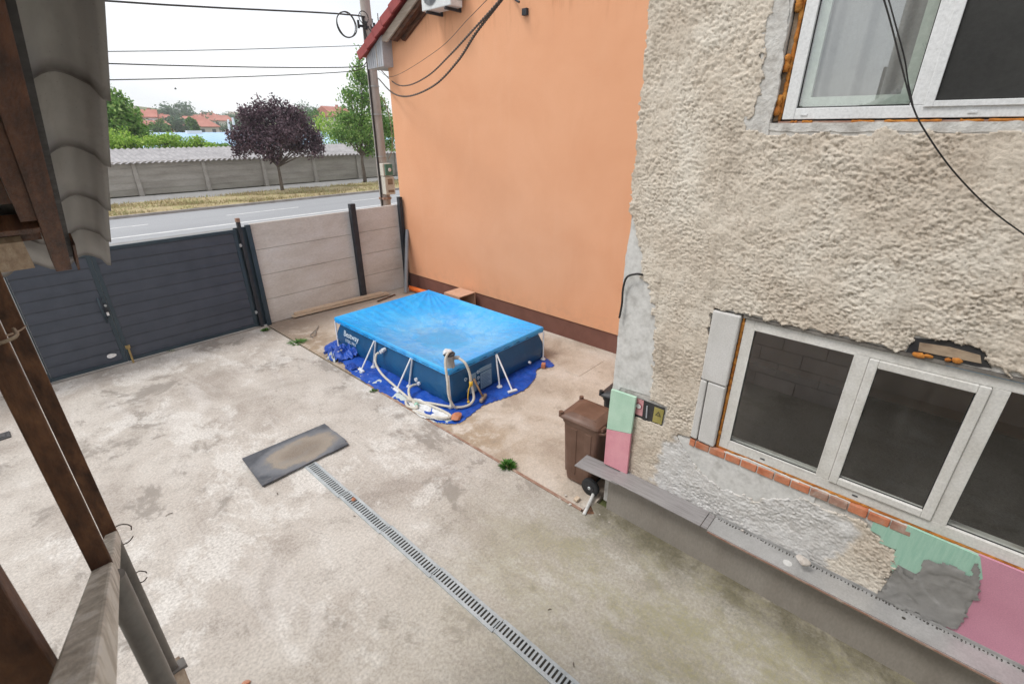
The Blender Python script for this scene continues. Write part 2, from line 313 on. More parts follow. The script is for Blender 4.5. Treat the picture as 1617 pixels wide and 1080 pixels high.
def mk_tarp():
    t = NT('blue_tarpaulin'); n1 = t.noise(3, 6, .65, .5); n3 = t.noise(60, 4, .7)
    col = t.ramp(n1, [(.3, (.006, .045, .30)), (.6, (.012, .085, .46)), (.75, (.05, .16, .56))])
    col = t.mix(t.sm(t.noise(9, 8, .75, .6), .58, .72, 0., .45), col, (.22, .28, .40))
    return t.done(col, .42, t.bump(n3, .15, .002, t.bump(t.noise(9, 6, .65, 1.), .8, .02)))
M['tarp'] = mk_tarp()
def mk_mat():
    t = NT('black_rubber_mat'); n1 = t.noise(3, 6, .65, .4); n3 = t.noise(90, 4, .7)
    col = t.ramp(n1, [(.3, (.045, .05, .062)), (.7, (.085, .09, .105))])
    x = t.xyz(); dx = t.math('DIVIDE', t.math('SUBTRACT', x[0], 1.98), .44); dy = t.math('DIVIDE', t.math('SUBTRACT', x[1], 5.52), .26)
    rr = t.math('SQRT', t.math('ADD', t.math('MULTIPLY', dx, dx), t.math('MULTIPLY', dy, dy)))
    rr = t.math('ADD', rr, t.math('MULTIPLY', t.math('SUBTRACT', t.noise(5, 6, .7), .5), .8))
    col = t.mix(t.math('MULTIPLY', t.sm(rr, 1.2, .9), t.sm(n3, .2, .7, .6, 1.)), col, (.30, .255, .205))
    col = t.mix(t.math('MULTIPLY', t.math('MULTIPLY', t.sm(rr, .85, .3), t.sm(n3, .35, .6)), .8), col, (.15, .115, .085))
    rim = t.math('MULTIPLY', t.sm(rr, 1.55, 1.2), t.sm(rr, .95, 1.12)); col = t.mix(t.math('MULTIPLY', rim, .45), col, (.22, .23, .25))
    sm_ = t.noise(3.4, 7, .7, .6, t.co((1, 2.5, 1))); col = t.mix(t.math('MULTIPLY', t.sm(sm_, .5, .66), .4), col, (.22, .215, .21))
    return t.done(col, .62, t.bump(n3, .4, .002))
M['mat'] = mk_mat()
def mk_leaf(name, a, b, c, tr=.35, sc=1.6):
    t = NT(name); n1 = t.noise(sc, 4, .6); 
    ob = t.n('ShaderNodeAttribute', attribute_name='tint').outputs; sp = t.n('ShaderNodeSeparateColor', {0: ob[0]}).outputs
    f = t.math('ADD', t.math('MULTIPLY', n1, .6), t.math('MULTIPLY', sp[0], .4))
    col = t.ramp(f, [(.3, a), (.5, b), (.72, c)])
    t.put(t.b.inputs['Base Color'], col); t.b.inputs['Roughness'].default_value = .6
    tl = t.n('ShaderNodeBsdfTranslucent'); t.put(tl.inputs[0], col)
    m = t.n('ShaderNodeMixShader', {0: tr}); t.t.links.new(t.b.outputs[0], m.inputs[1]); t.t.links.new(tl.outputs[0], m.inputs[2])
    t.t.links.new(m.outputs[0], t.out.inputs[0]); return t.m
M['leaf_plum'] = mk_leaf('plum_leaves', (.035, .016, .028), (.085, .042, .062), (.20, .13, .155), .25)
M['leaf_green'] = mk_leaf('green_leaves', (.08, .19, .035), (.18, .36, .07), (.38, .52, .16))
M['leaf_dark'] = mk_leaf('dark_green_leaves', (.03, .10, .02), (.08, .19, .04), (.19, .34, .08))
M['leaf_lime'] = mk_leaf('lime_leaves', (.15, .30, .035), (.33, .54, .07), (.55, .70, .16))
M['leaf_far'] = mk_leaf('hazy_far_leaves', (.07, .13, .09), (.12, .20, .12), (.19, .29, .16), .3, .1)
M['grass_dry'] = mk_leaf('dry_grass_blades', (.24, .18, .09), (.42, .34, .19), (.26, .30, .11), .3, .5)
M['weed'] = mk_leaf('weed_leaves', (.03, .10, .015), (.07, .20, .03), (.15, .32, .06), .3, 9)

# ---------------------------------------------------------------- object helpers
ORG = {}
def tag(o, label=None, cat=None, group=None, kind=None):
    if label: o['label'] = label
    if cat: o['category'] = cat
    if group: o['group'] = group
    if kind: o['kind'] = kind
    return o
def thing(name, label, cat, loc=(0, 0, 0), group=None):
    o = bpy.data.objects.new(name, None); COL.objects.link(o); o.location = loc; o.empty_display_size = .1
    ORG[o.name] = Vector(loc); return tag(o, label, cat, group)
class MB:
    def __init__(s): s.v = []; s.f = []
    def add(s, v, f):
        k = len(s.v); s.v += [tuple(map(float, p)) for p in v]; s.f += [tuple(i+k for i in q) for q in f]; return s
    def box(s, x0, x1, y0, y1, z0, z1):
        return s.add([(x0,y0,z0),(x1,y0,z0),(x1,y1,z0),(x0,y1,z0),(x0,y0,z1),(x1,y0,z1),(x1,y1,z1),(x0,y1,z1)],
                     [(0,3,2,1),(4,5,6,7),(0,1,5,4),(1,2,6,5),(2,3,7,6),(3,0,4,7)])
    def hexa(s, bot, top):           # two matching rings of n points
        n = len(bot)
        return s.add(list(bot)+list(top), [tuple(range(n-1, -1, -1)), tuple(range(n, 2*n))]+[(i, (i+1) % n, n+(i+1) % n, n+i) for i in range(n)])
    def bar(s, p0, p1, w, h, up=(0, 0, 1)):      # box beam centred on a line
        p0, p1 = Vector(p0), Vector(p1); d = (p1-p0).normalized(); u = Vector(up)
        a = d.cross(u).normalized()*w/2; b = a.cross(d).normalized()*h/2
        ring = lambda p: [p-a-b, p+a-b, p+a+b, p-a+b]
        return s.hexa(ring(p0), ring(p1))
    def tube(s, pts, r, n=8, caps=True):
        pts = [Vector(p) for p in pts]; rr = r if isinstance(r, (list, tuple)) else [r]*len(pts)
        prev = None; k0 = len(s.v)
        for i, p in enumerate(pts):
            d = (pts[min(i+1, len(pts)-1)]-pts[max(i-1, 0)]).normalized()
            if prev is None: prev = d.orthogonal().normalized()
            prev = (prev-d*prev.dot(d)).normalized(); q = d.cross(prev)
            for j in range(n):
                a = 2*math.pi*j/n; s.v.append(tuple(p+(prev*math.cos(a)+q*math.sin(a))*rr[i]))
        for i in range(len(pts)-1):
            for j in range(n):
                a = k0+i*n+j; b = k0+i*n+(j+1) % n; s.f.append((a, b, b+n, a+n))
        if caps: s.f.append(tuple(k0+j for j in range(n-1, -1, -1))); s.f.append(tuple(k0+(len(pts)-1)*n+j for j in range(n)))
        return s
    def cyl(s, p0, p1, r, n=20, r1=None): return s.tube([p0, p1], [r, r if r1 is None else r1], n)
    def prism(s, pts, d):            # planar polygon of 3D points, extruded by vector d
        d = Vector(d); p = [Vector(q) for q in pts]; return s.hexa(p, [q+d for q in p])
    def grid(s, rows):
        k = len(s.v); n = len(rows[0])
        for r in rows: s.v += [tuple(map(float, p)) for p in r]
        for i in range(len(rows)-1):
            for j in range(n-1): a = k+i*n+j; s.f.append((a, a+1, a+n+1, a+n))
        return s
def link(name, mb, mat, parent=None, bevel=0, smooth=False, tint=None, seg=2, solid=0, label=None):
    me = bpy.data.meshes.new(name)
    v, f = (mb.v, mb.f) if isinstance(mb, MB) else mb
    off = Vector((0, 0, 0)); p = parent
    while p is not None:
        off += p.location; p = p.parent
    if isinstance(v, np.ndarray): v = v-np.array(off)
    elif off.length > 0: v = [(a-off.x, b-off.y, c-off.z) for a, b, c in v]
    me.from_pydata(v.tolist() if isinstance(v, np.ndarray) else v, [], f.tolist() if isinstance(f, np.ndarray) else f); me.update()
    me.materials.append(M[mat] if isinstance(mat, str) else mat)
    if tint is not None:
        ca = me.color_attributes.new('tint', 'FLOAT_COLOR', 'POINT')
        t = np.zeros((len(me.vertices), 4), dtype=np.float32); t[:, :tint.shape[1]] = tint; t[:, 3] = 1
        ca.data.foreach_set('color', t.ravel())
    if smooth is not False:
        if smooth is True: me.polygons.foreach_set('use_smooth', [True]*len(me.polygons))
        else: 
            me.polygons.foreach_set('use_smooth', [True]*len(me.polygons)); me.set_sharp_from_angle(angle=R(smooth))
    o = bpy.data.objects.new(name, me); COL.objects.link(o)
    if parent is not None: o.parent = parent
    if bevel:
        m = o.modifiers.new('bevel', 'BEVEL'); m.width = bevel; m.segments = seg; m.limit_method = 'ANGLE'; m.angle_limit = R(40)
    if solid:
        m = o.modifiers.new('thick', 'SOLIDIFY'); m.thickness = solid; m.offset = -1
    if label: o['label'] = label
    return o
def solo(name, mb, mat, label, cat, group=None, **k): return tag(link(name, mb, mat, None, **k), label, cat, group)
def struct(name, mb, mat, **k): return tag(link(name, mb, mat, None, **k), kind='structure')
def smoothpath(pts, n=8):
    P = [Vector(p) for p in pts]; P = [P[0]*2-P[1]]+P+[P[-1]*2-P[-2]]; out = []
    for i in range(1, len(P)-2):
        a, b, c, d = P[i-1:i+3]
        for k in range(n):
            t = k/n; out.append(.5*((2*b)+(c-a)*t+(2*a-5*b+4*c-d)*t*t+(3*b-a-3*c+d)*t**3))
    out.append(P[-2]); return out
def inpoly(py, pz, poly):
    c = np.zeros(py.shape, bool); n = len(poly)
    for i in range(n):
        (y0, z0), (y1, z1) = poly[i], poly[(i+1) % n]
        k = ((z0 > pz) != (z1 > pz)); c ^= k & (py < (y1-y0)*(pz-z0)/((z1-z0) or 1e-9)+y0)
    return c
def fnoise(shape, px):               # smooth band noise, wavelength about px cells
    g = RNG.standard_normal(shape); F = np.fft.rfft2(g)
    ky = np.fft.fftfreq(shape[0])[:, None]; kx = np.fft.rfftfreq(shape[1])[None, :]
    k = np.sqrt(kx**2+ky**2)*px; r = np.fft.irfft2(F*np.exp(-k**2*2), shape); r -= r.mean(); return r/r.std()
def text_mb(body, size, loc, xdir, ydir, extrude=.0015, bold=False):
    c = bpy.data.curves.new('lettering', 'FONT'); c.body = body; c.size = size; c.extrude = 0; c.resolution_u = 3
    if bold: c.offset = size*.018
    o = bpy.data.objects.new('tmp', c); COL.objects.link(o)
    dg = bpy.context.evaluated_depsgraph_get(); me = bpy.data.meshes.new_from_object(o.evaluated_get(dg))
    X, Y = Vector(xdir), Vector(ydir); L = Vector(loc); mb = MB()
    mb.add([L+X*v.co.x+Y*v.co.y for v in me.vertices], [tuple(p.vertices) for p in me.polygons])
    bpy.data.objects.remove(o); return mb
def rock(c, r, n=2, seed=1, flat=.7):
    import bmesh
    rr = random.Random(seed); bm = bmesh.new(); bmesh.ops.create_icosphere(bm, subdivisions=n, radius=1)
    dirs = [Vector((rr.uniform(-1, 1), rr.uniform(-1, 1), rr.uniform(-1, 1))).normalized() for _ in range(9)]
    mb = MB(); vs = []
    for v in bm.verts:
        p = v.co.copy(); k = 1
        for d in dirs:
            q = p.dot(d)
            if q > .62: p -= d*(q-.62)
        vs.append((c[0]+p.x*r[0], c[1]+p.y*r[1], c[2]+p.z*r[2]))
    mb.add(vs, [tuple(v.index for v in f.verts) for f in bm.faces]); bm.free(); return mb
def leaves(centres, radii, n, size, flatten=.8, seed=0, hollow=.35, elong=1.):
    """n small leaf quads spread through several lobes"""
    r = np.random.default_rng(seed); k = len(centres); C_ = np.array(centres, float); Rd = np.array(radii, float)
    if Rd.ndim == 1: Rd = np.stack([Rd, Rd, Rd*flatten], 1)
    wts = Rd.prod(1)**.8; idx = r.choice(k, n, p=wts/wts.sum())
    d = r.standard_normal((n, 3)); d /= np.linalg.norm(d, axis=1)[:, None]
    rad = (hollow+(1-hollow)*r.random(n)**.6)
    rad *= 1+.16*np.sin(d[:, 0]*7+idx*2.1)+.14*np.sin(d[:, 2]*9+idx)+.1*np.sin(d[:, 1]*13+idx*3)
    P = C_[idx]+d*Rd[idx]*rad[:, None]
    # clump: pull towards random twig centres
    tw = P[r.choice(n, max(20, n//22))]; near = tw[r.integers(0, len(tw), n)]
    # nearest of a few random twigs
    cand = tw[r.integers(0, len(tw), (n, 14))]; dd = ((cand-P[:, None, :])**2).sum(2); near = cand[np.arange(n), dd.argmin(1)]
    P = P+(near-P)*.45*r.random((n, 1))
    a = r.standard_normal((n, 3)); a /= np.linalg.norm(a, axis=1)[:, None]
    b = np.cross(a, r.standard_normal((n, 3))); b /= np.linalg.norm(b, axis=1)[:, None]
    sz = size*(.6+.8*r.random((n, 1))); a *= sz*elong; b *= sz*.6
    V = np.stack([P-a, P-b*.9, P+a, P+b*.9], 1).reshape(-1, 3); F = np.arange(4*n).reshape(-1, 4)
    tint = np.repeat(r.random(n), 4)[:, None]*np.array([[1., 0, 0]])
    return (V, F), tint
def tree(name, label, cat, base, trunk_h, tr, lobes, radii, n, size, leaf, seed, group=None, limbs=6, elong=1., hollow=.35, lean=(0, 0)):
    t = thing(name, label, cat, base, group); b = Vector(base); mb = MB(); rr = random.Random(seed)
    top = b+Vector((lean[0], lean[1], trunk_h)); path = [b-Vector((0, 0, .1))]+[b.lerp(top, q)+Vector((rr.uniform(-.04, .04), rr.uniform(-.04, .04), 0)) for q in (.33, .66)]+[top]
    mb.tube(path, [tr*1.25, tr, tr*.85, tr*.75], 8)
    L = list(range(len(lobes))); rr.shuffle(L)
    for i in L[:limbs]:
        c = Vector(lobes[i]); mid = top.lerp(c, .5)+Vector((rr.uniform(-.2, .2), rr.uniform(-.2, .2), 0))
        mb.tube([top-Vector((0, 0, trunk_h*.08)), mid, c], [tr*.55, tr*.3, tr*.1], 6)
        for _ in range(3):
            e = c+Vector((rr.uniform(-1, 1), rr.uniform(-1, 1), rr.uniform(-.3, 1)))*float(np.mean(radii[i] if hasattr(radii[i], '__len__') else radii[i]))*.8
            mb.tube([mid.lerp(c, rr.random()), e], [tr*.18, tr*.05], 5)
    link('trunk', mb, 'twig', t, smooth=True)
    g, ti = leaves(lobes, radii, n, size, seed=seed, elong=elong, hollow=hollow)
    link('crown', g, leaf, t, tint=ti)
    return t

# ================================================================ GROUND AND STREET
struct('ground', MB().box(-300, 900, -300, 620, -.5, -.06), 'earth')
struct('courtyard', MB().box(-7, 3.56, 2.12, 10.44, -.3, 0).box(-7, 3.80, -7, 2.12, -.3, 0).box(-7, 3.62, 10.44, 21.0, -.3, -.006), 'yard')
struct('patio', MB().box(3.605, 7.45, 2.122, 10.9, -.3, -.012).box(3.62, 9, 10.9, 21.0, -.3, -.02), 'patio')
struct('road', MB().box(-160, 300, 23.2, 29.7, -.3, -.02), 'asphalt')
struct('road_shoulder', MB().box(-160, 300, 21.0, 23.2, -.3, -.026), 'sidewalk')
mk = MB().box(-160, 300, 24.15, 24.36, -.02, -.014)
for i in range(-12, 30): mk.box(i*7.0+1.5, i*7.0+5.2, 26.85, 26.98, -.02, -.014)
struct('road_markings', mk, 'marking')
struct('kerb', MB().box(-160, 300, 29.7, 29.9, -.3, .10), 'kerb')
# verge as an uneven sheet with dry grass on it
rows = []
for j in range(9):
    y = 29.9+j*.6
    rows.append([(x, y, .08+.05*math.sin(x*.9+j)+random.uniform(-.03, .03)+(.06 if 0 < j < 8 else -.02)) for x in np.arange(-40, 110, .8)])
struct('verge', MB().grid(rows), 'verge', smooth=True)
struct('sidewalk', MB().box(-160, 300, 34.7, 38.4, -.3, .05), 'sidewalk')
n = 30000; r = RNG
P = np.stack([r.uniform(-2, 48, n), 29.95+4.7*r.random(n)**.9, .10*np.ones(n)], 1)
keep = (np.sin(P[:, 0]*1.7)+np.sin(P[:, 1]*3.1+P[:, 0]*.6)+r.normal(0, .9, n)) > -.6; P = P[keep]; n = len(P)
a = r.uniform(0, 6.28, n); h = r.uniform(.06, .2, n); wd = np.stack([np.cos(a), np.sin(a), 0*a], 1)*.03
V = np.stack([P-wd, P+wd, P+np.stack([r.normal(0, .07, n), r.normal(0, .07, n), h], 1)], 1).reshape(-1, 3)
g = link('dry_grass', (V, np.arange(3*n).reshape(-1, 3)), 'grass_dry', tint=np.repeat(r.random(n), 3)[:, None]*np.array([[1., 0, 0]]))
tag(g, kind='stuff')

# ================================================================ FAR SIDE OF THE STREET
def slab_wall(x0, x1, y, h, pitch):
    t = thing('slab_wall', 'long weathered precast concrete wall with posts across the road', 'wall', (x0, y, 0))
    x = x0
    while x < x1:
        p = MB()
        for k in range(5):
            z0 = .04+k*h/5; tl = random.uniform(-.006, .006)
            p.hexa([(x+.1, y+.03+tl, z0), (x+pitch-.1, y+.03-tl, z0), (x+pitch-.1, y+.1, z0), (x+.1, y+.1, z0)],
                   [(x+.1, y+.0+tl, z0+h/5-.05), (x+pitch-.1, y-.0-tl, z0+h/5-.05), (x+pitch-.1, y+.1, z0+h/5-.05), (x+.1, y+.1, z0+h/5-.05)])
            p.box(x+.1, x+pitch-.1, y-.03, y+.1, z0+h/5-.05, z0+h/5-.003)
        p.box(x+.1, x+pitch-.1, y+.11, y+.13, 0, h)
        link('panel', p, 'old_slab', t)
        link('post', MB().hexa([(x-.13, y-.22, 0), (x+.13, y-.22, 0), (x+.13, y+.14, 0), (x-.13, y+.14, 0)],
                               [(x-.1, y-.08, h+.02), (x+.1, y-.08, h+.02), (x+.1, y+.14, h+.02), (x-.1, y+.14, h+.02)]), 'old_post', t)
        x += pitch
slab_wall(-8.2, 70, 39.3, 2.02, 3.98)
t = thing('lean_to_shed', 'long low shed with corrugated grey roof behind the slab wall', 'shed', (-10, 40, 0))
rows = []; xs = np.arange(-9, 40, .085)
for q in np.linspace(0, 1, 7):
    rows.append([(x, 39.0+q*4.6, 1.98+q*.72+.045*math.sin(x*2*math.pi/.34)-(.03*(q*6 % 2 > 1))) for x in xs])
link('roof', MB().grid(rows), 'fibre', t, smooth=True)
rows = []; xs = np.arange(40, 75, .17)
for q in np.linspace(0, 1, 4): rows.append([(x, 39.0+q*4.6, 1.98+q*.72+.045*math.sin(x*2*math.pi/.34)) for x in xs])
link('roof', MB().grid(rows), 'fibre', t, smooth=True)
link('wall', MB().box(-9, 75, 43.4, 43.6, 0, 2.55).box(-9, 75, 40.0, 40.1, 0, 1.98), 'old_slab', t)

def house(x, y, w_, d_, h, rh, label, roof='house_roof', wall='house_wall', hip=False, z=0, rot=0, nwin=2, group=None, cat='house'):
    t = thing('house', label, cat, (x, y, z), group); c, s = math.cos(rot), math.sin(rot)
    def T(px, py, pz): return (x+px*c-py*s, y+px*s+py*c, z+pz)
    b = [T(-w_/2, -d_/2, -3), T(w_/2, -d_/2, -3), T(w_/2, d_/2, -3), T(-w_/2, d_/2, -3)]
    u = [T(-w_/2, -d_/2, h), T(w_/2, -d_/2, h), T(w_/2, d_/2, h), T(-w_/2, d_/2, h)]
    mb = MB().hexa(b, u)
    if not hip: mb.add([u[0], u[3], T(-w_/2, 0, h+rh*.93), u[1], u[2], T(w_/2, 0, h+rh*.93)], [(0, 1, 2), (4, 3, 5)])
    link('wall', mb, wall, t)
    e = .5; k = w_*.28 if hip else -e
    E_ = [T(-w_/2-e, -d_/2-e, h-.1), T(w_/2+e, -d_/2-e, h-.1), T(w_/2+e, d_/2+e, h-.1), T(-w_/2-e, d_/2+e, h-.1)]
    rA, rB = T(-w_/2+k, 0, h+rh), T(w_/2-k, 0, h+rh)
    rf = link('roof', MB().add(E_+[rA, rB], [(0, 1, 5, 4), (2, 3, 4, 5), (3, 0, 4), (1, 2, 5)]), roof, t, solid=.2)
    link('chimney', MB().hexa([T(w_*.2, .3, h+rh*.5), T(w_*.2+.6, .3, h+rh*.5), T(w_*.2+.6, .9, h+rh*.5), T(w_*.2, .9, h+rh*.5)],
         [T(w_*.2, .3, h+rh*1.2), T(w_*.2+.6, .3, h+rh*1.2), T(w_*.2+.6, .9, h+rh*1.2), T(w_*.2, .9, h+rh*1.2)]), 'house_roof', rf)
    for i in range(nwin):
        wx = -w_/2+(i+.5)*w_/nwin
        link('window', MB().hexa([T(wx-.5, -d_/2-.06, h-2.1), T(wx+.5, -d_/2-.06, h-2.1), T(wx+.5, -d_/2+.1, h-2.1), T(wx-.5, -d_/2+.1, h-2.1)],
             [T(wx-.5, -d_/2-.06, h-.8), T(wx+.5, -d_/2-.06, h-.8), T(wx+.5, -d_/2+.1, h-.8), T(wx-.5, -d_/2+.1, h-.8)]), 'house_window', t)
    return t
# hills
rows = []
for y in np.arange(150, 520, 15):
    q = min(1, (y-150)/200)
    rows.append([(x, y, -.5+q*q*(9+5*math.sin(x*.013+1)+3*math.sin(x*.031)+2*math.sin(y*.05+x*.02))) for x in np.arange(-260, 900, 20)])
struct('hills', MB().grid(rows), 'earth', smooth=True)
# blue-roofed hall
t = thing('warehouse', 'wide low hall with pale blue metal roof beyond the shrubs', 'warehouse', (30, 82, 0))
rows = []
xs = np.arange(10, 62, .5)
for q in (0, .33, .66, 1): rows.append([(x, 74+q*26, 1.1+q*2.35+(.05 if i % 2 else 0)) for i, x in enumerate(xs)])
link('roof', MB().grid(rows), 'blue_roof', t)
link('wall', MB().box(10.3, 61, 74.4, 74.7, 0, 1.1).box(10.3, 61, 99.3, 99.6, 0, 3.2), 'house_wall', t)
for x in (14, 21, 28, 36, 45, 53): link('roof_vent', MB().box(x, x+2.2, 97.8, 98.8, 3.2, 3.75), 'house_white', t)


hA = (39.261,170,4.699); house(hA[0], hA[1], 5.5, 6, 2.6, 1.8, 'white gabled house with orange-red roof beside the big leafy tree', 'house_roof', 'house_white', False, hA[2]-.2, R(-18), 2)
hB = (39.989,165,4.218); house(hB[0], hB[1], 4.5, 5, 1.4, 1.1, 'small low house with pale red roof in front of the white gable', 'house_roof', 'house_wall', False, hB[2]-.6, R(8), 2)
hC = (48.206,190,4.81); house(hC[0], hC[1], 5, 5, 2.2, 1.6, 'little brick-brown house left of the long red roof', 'house_roof', 'brick', False, hC[2]-.4, R(30), 1)
hD = (55.579,185,4.273); house(hD[0], hD[1], 12, 9, 1.0, 2.9, 'wide house with broad red hipped roof above the blue hall', 'house_roof', 'house_wall', True, hD[2]-.4, R(-12), 4)
hE = (75.697,230,5.303); house(hE[0], hE[1], 12, 8, 1.5, 1.9, 'long pinkish-red roofed house behind the hipped roof', 'house_roof', 'house_wall', False, hE[2]+.5, R(6), 3)
hF = (97.259,300,8.422); house(hF[0], hF[1], 11, 8, 2.2, 3, 'small red roof on the hill crest at centre', 'house_roof', 'house_wall', True, hF[2]-1.5, 0, 2)
hG = (110.962,300,8.591); house(hG[0], hG[1], 12, 8, 2.5, 3, 'pale roofed house on the hill just left of the plum tree', 'fascia', 'house_wall', True, hG[2]-1.5, 0, 2)
hH = (81.14,150,6.566); house(hH[0], hH[1], 6, 7, 1.6, 2.2, 'gabled house with red roof right of the plum tree', 'house_roof', 'house_white', False, hH[2]-.5, R(60), 2)
hI = (78.775,140,5.758); house(hI[0], hI[1], 9, 8, 2.0, 2.6, 'pale pink house partly behind the tall green tree', 'house_roof', 'house_wall', False, hI[2]-.4, R(20), 2)

def bush(name, label, cat, c, rad, n, size, leaf, seed, group=None, trunk=1.2):
    rr = random.Random(seed); lobes = []; rads = []
    for i in range(7):
        lobes.append((c[0]+rr.uniform(-.62, .62)*rad[0], c[1]+rr.uniform(-.6, .6)*rad[1], c[2]+rr.uniform(-.45, .55)*rad[2]))
        k = rr.uniform(.4, .62); rads.append((rad[0]*k, rad[1]*k, rad[2]*k))
    return tree(name, label, cat, (c[0], c[1], -.3), max(.3, c[2]-rad[2]*.6), trunk*.12, lobes, rads, n, size, leaf, seed, group, limbs=5)
# big leafy tree at the left
c = (9.134,50,4.31)
lob = [(9.047,50,5.661),(9.845,50,5.028),(10.56,50,4.229),(8.811,50,4.131),(9.652,50,3.592),(11.155,51,3.435),(8.203,51,4.794),(9.834,50,5.99)]
tree('leafy_tree', 'tall dark green tree beyond the wall at the left edge', 'tree', (c[0], 50, 0), 2.2, .25, lob, [(1.7,1.7,1.5),(1.6,1.6,1.4),(1.4,1.4,1.1),(1.9,1.9,1.6),(1.7,1.7,1.2),(1.1,1.1,.8),(1.8,1.8,1.8),(1.1,1.1,1.)], 9500, .155, 'leaf_green', 3, limbs=7, hollow=.2)
G_SH = 'shrubs growing behind the slab wall'
for i, (p, rd, leaf, lab) in enumerate([
   ((7.857,46,2.837), (2.2, 1.5, 1.35), 'leaf_lime', 'bright lime shrub at the left below the dark tree'),
   ((9.417,46.5,2.706), (1.5, 1.3, .75), 'leaf_lime', 'lime green shrub second from the left above the shed roof'),
   ((10.993,46,2.769), (1.9, 1.3, .95), 'leaf_lime', 'wide bright green shrub before the left end of the blue roof'),
   ((12.454,46,2.554), (.8, .7, .6), 'leaf_lime', 'small pointed lime shrub in front of the blue roof'),
   ((13.902,46,2.658), (1.3, 1.0, .95), 'leaf_lime', 'yellow-green shrub centred before the blue roof'),
   ((15.535,47,2.404), (1.4, 1.0, .65), 'leaf_green', 'olive green shrub just left of the plum tree'),
   ((27.298,47,3.447), (3.2, 2.2, 2.2), 'leaf_lime', 'yellow-green bush behind the tall roadside tree'),
   ((32.327,48,3.345), (2.6, 2.2, 2.6), 'leaf_green', 'green bush between the pole and the orange house')]):
    bush('shrub', lab, 'shrub', p, rd, 3000 if rd[0] > 1.2 else 1100, .085 if rd[0] < 3 else .12, leaf, 20+i, G_SH)
# roadside plum tree and its green neighbour
pc = (14.821,33.9,3.533)
b_ = (14.48, 33.87, .05)
PL = [(-.9,0,2.05),(.25,.1,2.2),(1.0,0,1.95),(-1.9,0,1.3),(2.0,.1,1.3),(-2.3,0,.0),(-1.2,.4,1.1),(0,0,1.35),(1.2,-.3,1.1),(2.2,.2,.1),(-1.5,-.8,-.6),(1.4,.7,-.7),(0,1,-.2),(0,-1.1,.2),(-2.4,.4,-.9),(2.1,-.6,-1.0),(-.6,-.3,-1.2),(.9,-.1,.4),(-1.,.1,.2),(2.7,0,-.4)]
lob = [(pc[0]+a, pc[1]+b, pc[2]+c_) for a, b, c_ in PL]
tree('plum_tree', 'round purple-leaved plum tree on the verge across the road', 'tree', b_, 1.75, .11, lob,
     [(.22,.22,.5),(.22,.22,.5),(.2,.2,.45),(.3,.3,.4),(.3,.3,.4),(1.05,1.05,.8),(1.05,1.05,.85),(1.15,1.1,.85),(1.05,1.,.85),(1.0,1.,.85),(.9,.9,.7),(.9,.9,.7),(1.1,1.1,.9),(1.1,1.1,.9),(.7,.7,.55),(.75,.7,.55),(.7,.7,.5),(1.1,1.1,.9),(1.1,1.1,.9),(.6,.6,.6)], 17500, .085, 'leaf_plum', 5, limbs=15, hollow=.15)
lob = [(22.429,35.2,8.693),(21.994,35.2,7.526),(22.739,35.2,7.16),(21.228,35.2,6.25),(22.501,35.2,5.88),(23.764,35.2,5.706),(20.634,35.2,4.765),(21.929,35.2,4.569),(23.703,35.2,4.364),(19.935,35.2,3.61),(21.205,35.2,3.337),(22.844,35.2,3.137),(24.474,35.2,3.909),(24.257,35.2,2.644),(22.274,35.2,2.321)]
tree('linden_tree', 'tall tapering green tree behind the utility pole', 'tree', (21.65, 35.2, .05), 2.2, .13, lob,
     [(.45,.45,.9),(.75,.7,.9),(.7,.7,.9),(.85,.8,.8),(1.,1.,.9),(.8,.8,.9),(1.,1.,.8),(1.2,1.2,.9),(1.,1.,.9),(1.,1.,.7),(1.2,1.2,.8),(1.1,1.1,.7),(.9,.9,.9),(.7,.7,.6),(.8,.8,.5)], 10500, .098, 'leaf_green', 9, limbs=15, hollow=.1)
# distant trees on the slope
for i, (p, rd, lab) in enumerate([
   ((65.337,260,8.075), (6, 5, 5), 'bluish distant tree right of the white gabled house'),
   ((69.371,262,9.146), (5, 5, 6), 'bluish distant pine-like tree second from the left on the slope'),
   ((72.406,260,9.167), (7, 5, 6.5), 'tallest bluish distant tree in the middle of the slope'),
   ((78.715,265,9.096), (7, 5, 6), 'rounded bluish distant tree above the red hipped roof'),
   ((81.372,262,8.065), (6, 5, 4), 'low bluish distant tree right of the rounded one'),
   ((49.477,180,4.952), (5, 4, 3.4), 'darker rounded tree in front of the broad red roof'),
   ((39.623,160,4.21), (3, 3, 2.5), 'small green tree beside the little brown house'),
   ((44.521,150,4.351), (1.3, 1.3, 2.4), 'slim dark conifer before the broad red roof'),
   ((83.076,240,7.097), (9, 6, 4), 'pale green tree mass right of the red roofs'),
   ((91.509,245,6.98), (8, 6, 4), 'pale green tree mass just beside the plum crown'),
   ((67.362,200,4.722), (9, 5, 3.5), 'low green tree row above the right end of the blue roof'),
   ((116.104,230,9.976), (8, 6, 7), 'bluish tree showing above the plum crown right side'),
   ((121.871,232,9.047), (8, 6, 5), 'bluish hazy tree right of the plum crown'),
   ((131.198,236,9.527), (9, 6, 5), 'bluish hazy tree above the pink house'),
   ((62.367,120,4.609), (5, 4, 4), 'green tree low between the plum crown and red gable')]):
    bush('distant_tree', lab, 'tree', p, rd, 1100, .42 if p[1] > 170 else .3, 'leaf_far' if p[1] > 170 else 'leaf_dark', 60+i, 'distant trees on the slope')
